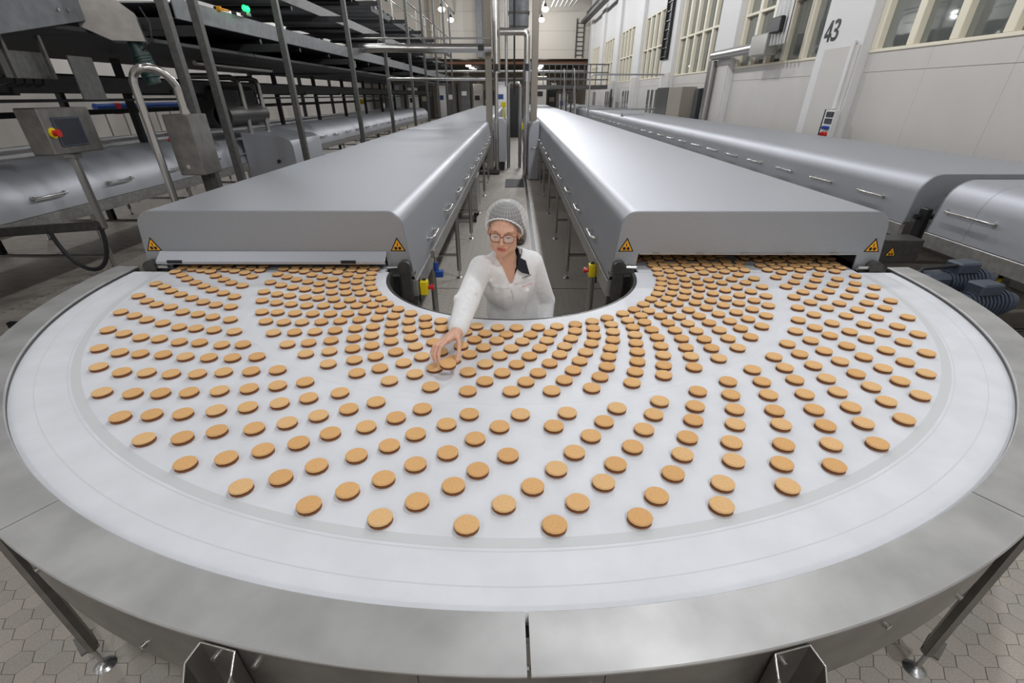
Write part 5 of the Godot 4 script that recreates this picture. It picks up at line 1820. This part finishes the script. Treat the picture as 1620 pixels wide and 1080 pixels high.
	b.prism(PackedVector2Array([Vector2(-0.22, 0.25), Vector2(0.15, 0.25), Vector2(0.15, 1.25), Vector2(0.05, 1.4), Vector2(-0.22, 1.42)]), -0.6, 0.6)
	part("body", b, M.tunnel_grey, h)
	b = B.new()
	b.box(Vector3(-0.05, 0.13, 0), Vector3(0.3, 0.25, 1.1), 0.01)
	part("plinth", b, M.black_metal, h)
	var yl := B.new()
	yl.box(Vector3(-0.4, 1.72, -20.0), Vector3(0.18, 0.14, 0.1), 0.01)
	yl.box(Vector3(-0.4, 0.85, -20.0), Vector3(0.06, 1.7, 0.06), 0.004)
	single("warning_post", yl, M.yellow, "yellow warning plate on a post left of the aisle", "sign")
	yl = B.new()
	yl.box(Vector3(0.36, 1.0, -21.0), Vector3(0.2, 0.2, 0.12), 0.01)
	yl.box(Vector3(0.36, 0.45, -21.0), Vector3(0.05, 0.9, 0.05), 0.004)
	single("warning_post", yl, M.yellow, "lower yellow plate on a post right of the aisle", "sign")
	# wheeled steel cart under the left tunnel
	var c := thing("steel_cart", "stainless wheeled cart parked under the left tunnel by the aisle", "cart", Vector3(-0.93, 0, -9.75))
	b = B.new()
	b.box(Vector3(0, 0.5, 0), Vector3(0.5, 0.56, 0.7), 0.012)
	part("tub", b, M.rail_grey, c)
	b = B.new()
	b.box(Vector3(0, 0.2, 0), Vector3(0.54, 0.05, 0.74), 0.006)
	part("frame", b, M.steel_tube, c)
	for q: Vector2 in [Vector2(-0.2, -0.3), Vector2(0.2, -0.3), Vector2(-0.2, 0.3), Vector2(0.2, 0.3)]:
		b = B.new()
		b.tube(Vector3(q.x - 0.018, 0.06, q.y), Vector3(q.x + 0.018, 0.06, q.y), 0.056)
		b.box(Vector3(q.x, 0.14, q.y), Vector3(0.05, 0.08, 0.05), 0.004)
		part("castor", b, M.black, c)
	b = B.new()  # black block added where the far passage is dark
	b.box(Vector3(0.05, 1.15, -31.0), Vector3(0.62, 2.3, 0.3), 0.01)
	single("added_passage_block", b, M.black_metal, "tall dark block added for the dark passage at the far end of the aisle", "cabinet")
	b = B.new()
	b.box(Vector3(0.0, 0.006, -14.2), Vector3(0.5, 0.01, 1.4), 0.003)
	single("floor_mat", b, M.rack_dark, "grey mat lying in the aisle in front of the pipes", "mat")

# ------------------------------------------------------------------ far end of the hall
func background() -> void:
	var b: B
	# mezzanine on the right
	var t := thing("mezzanine", "steel mezzanine with railings at the far right end of the hall", "platform", Vector3())
	b = B.new()
	b.span(Vector3(0.9, 2.3, -38.0), Vector3(5.6, 2.5, -35.0), 0.01)
	part("deck", b, M.steel_dark, t)
	for y: float in [3.55, 3.15, 2.8]:
		b = B.new()
		b.span(Vector3(0.9, y - 0.06, -35.08), Vector3(5.6, y, -35.0), 0.006)
		part("rail", b, M.rack_grey, t)
	for i in 14:
		b = B.new()
		b.box(Vector3(1.0 + i * 0.35, 3.0, -35.04), Vector3(0.045, 1.1, 0.045), 0.004)
		part("rail_post", b, M.rack_grey, t)
	for i in 7:
		b = B.new()
		b.box(Vector3([0.56, 2.62, 2.9, 3.2, 3.5, 3.75, 5.95][i], 1.15, -35.6), Vector3(0.1, 2.3, 0.1), 0.004)
		part("support", b, M.steel_dark, t)
	t = thing("ladder_stair", "steep steel stair with handrails between the two right tunnels, far back", "stair", Vector3(3.2, 0, -33.4))
	for s: float in [-0.3, 0.3]:
		b = B.new()
		b.beam(Vector3(s, 0.05, 0.8), Vector3(s, 2.4, -1.2), 0.05, 0.14, 0.004)
		part("stringer", b, M.steel_tube, t)
		b = B.new()
		b.sweep(PackedVector3Array([Vector3(s, 0.9, 0.9), Vector3(s, 1.0, 0.8), Vector3(s, 3.3, -1.2), Vector3(s, 3.3, -1.6)]), 0.025, 8)
		part("handrail", b, M.steel_soft, t)
	for i in 10:
		b = B.new()
		b.box(Vector3(0, 0.2 + i * 0.22, 0.7 - i * 0.19), Vector3(0.56, 0.03, 0.18), 0.003)
		part("tread", b, M.steel_dark, t)
	t = thing("guard_rail", "slim steel guard rail frame standing beside the right tunnels", "railing", Vector3(3.1, 0, -24.0))
	b = B.new()
	b.sweep(PackedVector3Array([Vector3(0, 0, 0), Vector3(0, 2.6, 0), Vector3(0.1, 2.7, 0), Vector3(3.0, 2.7, 0)]), 0.03, 8)
	part("tube", b, M.steel_soft, t)
	b = B.new()
	b.sweep(PackedVector3Array([Vector3(0, 1.5, 0), Vector3(3.0, 1.5, 0)]), 0.03, 8)
	part("tube", b, M.steel_soft, t)
	# machines under the back wall
	var rng := RandomNumberGenerator.new()
	rng.seed = 77
	for i in 15:
		var x := -12.5 + i * 1.25
		var h := rng.randf_range(1.4, 3.6)
		t = thing("far_machine", "distant machine block %s under the back wall" % ["far left, first", "far left, second", "far left, third", "left, fourth from the left", "left, fifth from the left", "left, sixth from the left", "left, seventh from the left", "left of the pipes", "just left of the aisle", "at the end of the aisle", "just right of the aisle", "right, fourth from the right wall", "right, third from the right wall", "right, second from the right wall", "next to the right wall"][i], "machine", Vector3(x, 0, -54.0 - rng.randf_range(0, 6)))
		b = B.new()
		b.box(Vector3(0, h / 2, 0), Vector3(1.0, h, 2.0), 0.03)
		part("body", b, [M.steel_dark, M.rack_panel, M.wall_pale, M.rack_dark, M.steel_soft][i % 5], t)
		b = B.new()
		b.box(Vector3(0.1, h + 0.15, 0.3), Vector3(0.5, 0.3, 0.8), 0.02)
		part("head", b, [M.orange_pipe, M.steel_soft, M.rack_grey, M.wall_pale, M.steel_dark][(i * 2) % 5], t)
		b = B.new()
		b.box(Vector3(-0.1, h * 0.6, 1.02), Vector3(0.5, 0.4, 0.04), 0.01)
		part("panel", b, [M.wall_pale, M.rack_dark, M.blue, M.steel_soft, M.beige_box][(i * 3) % 5], t)
	# pipes crossing under the back wall
	for i in 3:
		b = B.new()
		b.tube(Vector3(-13.5, 4.3 - i * 0.55, -50.6 - i * 0.5), Vector3(6.2, 4.3 - i * 0.55, -50.6 - i * 0.5), 0.12)
		single("cross_pipe", b, [M.orange_pipe, M.steel_soft, M.rack_grey][i], ["brown pipe crossing the hall right under the back wall", "pale pipe crossing the hall under the back wall", "grey pipe crossing the hall, lowest under the back wall"][i], "pipe")
	# roof pipes and trays
	for i in 6:
		b = B.new()
		b.tube(Vector3(2.7 + i * 0.32, 7.5, -46.0), Vector3(2.7 + i * 0.32, 7.5, 6.0), 0.07)
		single("roof_pipe", b, M.steel_soft, "one of six pale pipes running along under the roof on the right", "pipe", "pale pipes under the roof")
	for i in 2:
		b = B.new()
		b.span(Vector3([5.2, 5.6][i], [6.7, 7.3][i], -48.5), Vector3([5.6, 6.0][i], [6.9, 7.45][i], 6.0), 0.01)
		single("cable_tray", b, M.black_metal, ["dark cable tray along the top of the right wall, lower one", "dark cable tray along the top of the right wall, upper one"][i], "cable tray")
	t = thing("cable_ladder", "dark cable ladder dropping down the corner of the back wall", "cable ladder", Vector3(5.35, 0, -49.92))
	for q: float in [-0.3, 0.3]:
		b = B.new()
		b.box(Vector3(q, 5.9, 0), Vector3(0.07, 2.6, 0.1), 0.004)
		part("stile", b, M.black_metal, t)
	for i in 8:
		b = B.new()
		b.box(Vector3(0, 4.8 + i * 0.3, 0), Vector3(0.54, 0.05, 0.05), 0.004)
		part("rung", b, M.black_metal, t)
	for i in 9:
		b = B.new()
		b.span(Vector3(-13.9, 8.3, -46.0 + i * 6.0), Vector3(6.5, 8.75, -45.75 + i * 6.0), 0.01)
		single("roof_beam", b, M.rack_dark, "dark roof beam crossing under the ceiling", "beam", "roof beams")
	for i in 3:
		b = B.new()
		b.box(Vector3([-6.5, -2.9, -1.9][i], 6.6, -49.6), Vector3([0.8, 0.5, 0.3][i], 4.0, 0.4), 0.02)
		single("wall_duct", b, [M.beige_box, M.rack_panel, M.beige_box][i], ["pale broad duct on the back wall left of the lamps", "sheet metal duct on the back wall left of the pipes", "slim beige duct on the back wall beside the pipes"][i], "duct")
	# lamps of the hall behind
	var la := B.new()
	la.box(Vector3(0, 0, 0), Vector3(0.5, 0.12, 0.5), 0.02)
	var lam := la.mesh()
	for i in 5:
		for row in 2:
			t = thing("ceiling_lamp", "small bright lamp in the low hall behind, %s row, %s" % [["left", "right"][row], ["nearest", "second", "third", "fourth", "farthest"][i]], "lamp", Vector3([-4.6, 2.6][row], 4.4, -54.0 - i * 4.2), "lamps in the hall behind")
			inst("lamp_lens", lam, M.lamp_lens, t)
			var l := AreaLight3D.new()
			l.name = "lamp_light"
			l.area_size = Vector2(0.5, 0.5)
			l.light_energy = LAMP_ENERGY * 0.45
			l.light_color = Color8(255, 246, 232)
			l.shadow_enabled = true
			l.position = Vector3(0, -0.07, 0)
			l.rotation_degrees = Vector3(-90, 0, 0)
			t.add_child(l)
	b = B.new()
	b.span(Vector3(-13.9, 4.7, -75.7), Vector3(6.55, 4.85, -50.3))
	var lc := struct("ceiling_low", b, M.ceiling_dark)
	lc.set_meta("kind", "structure")
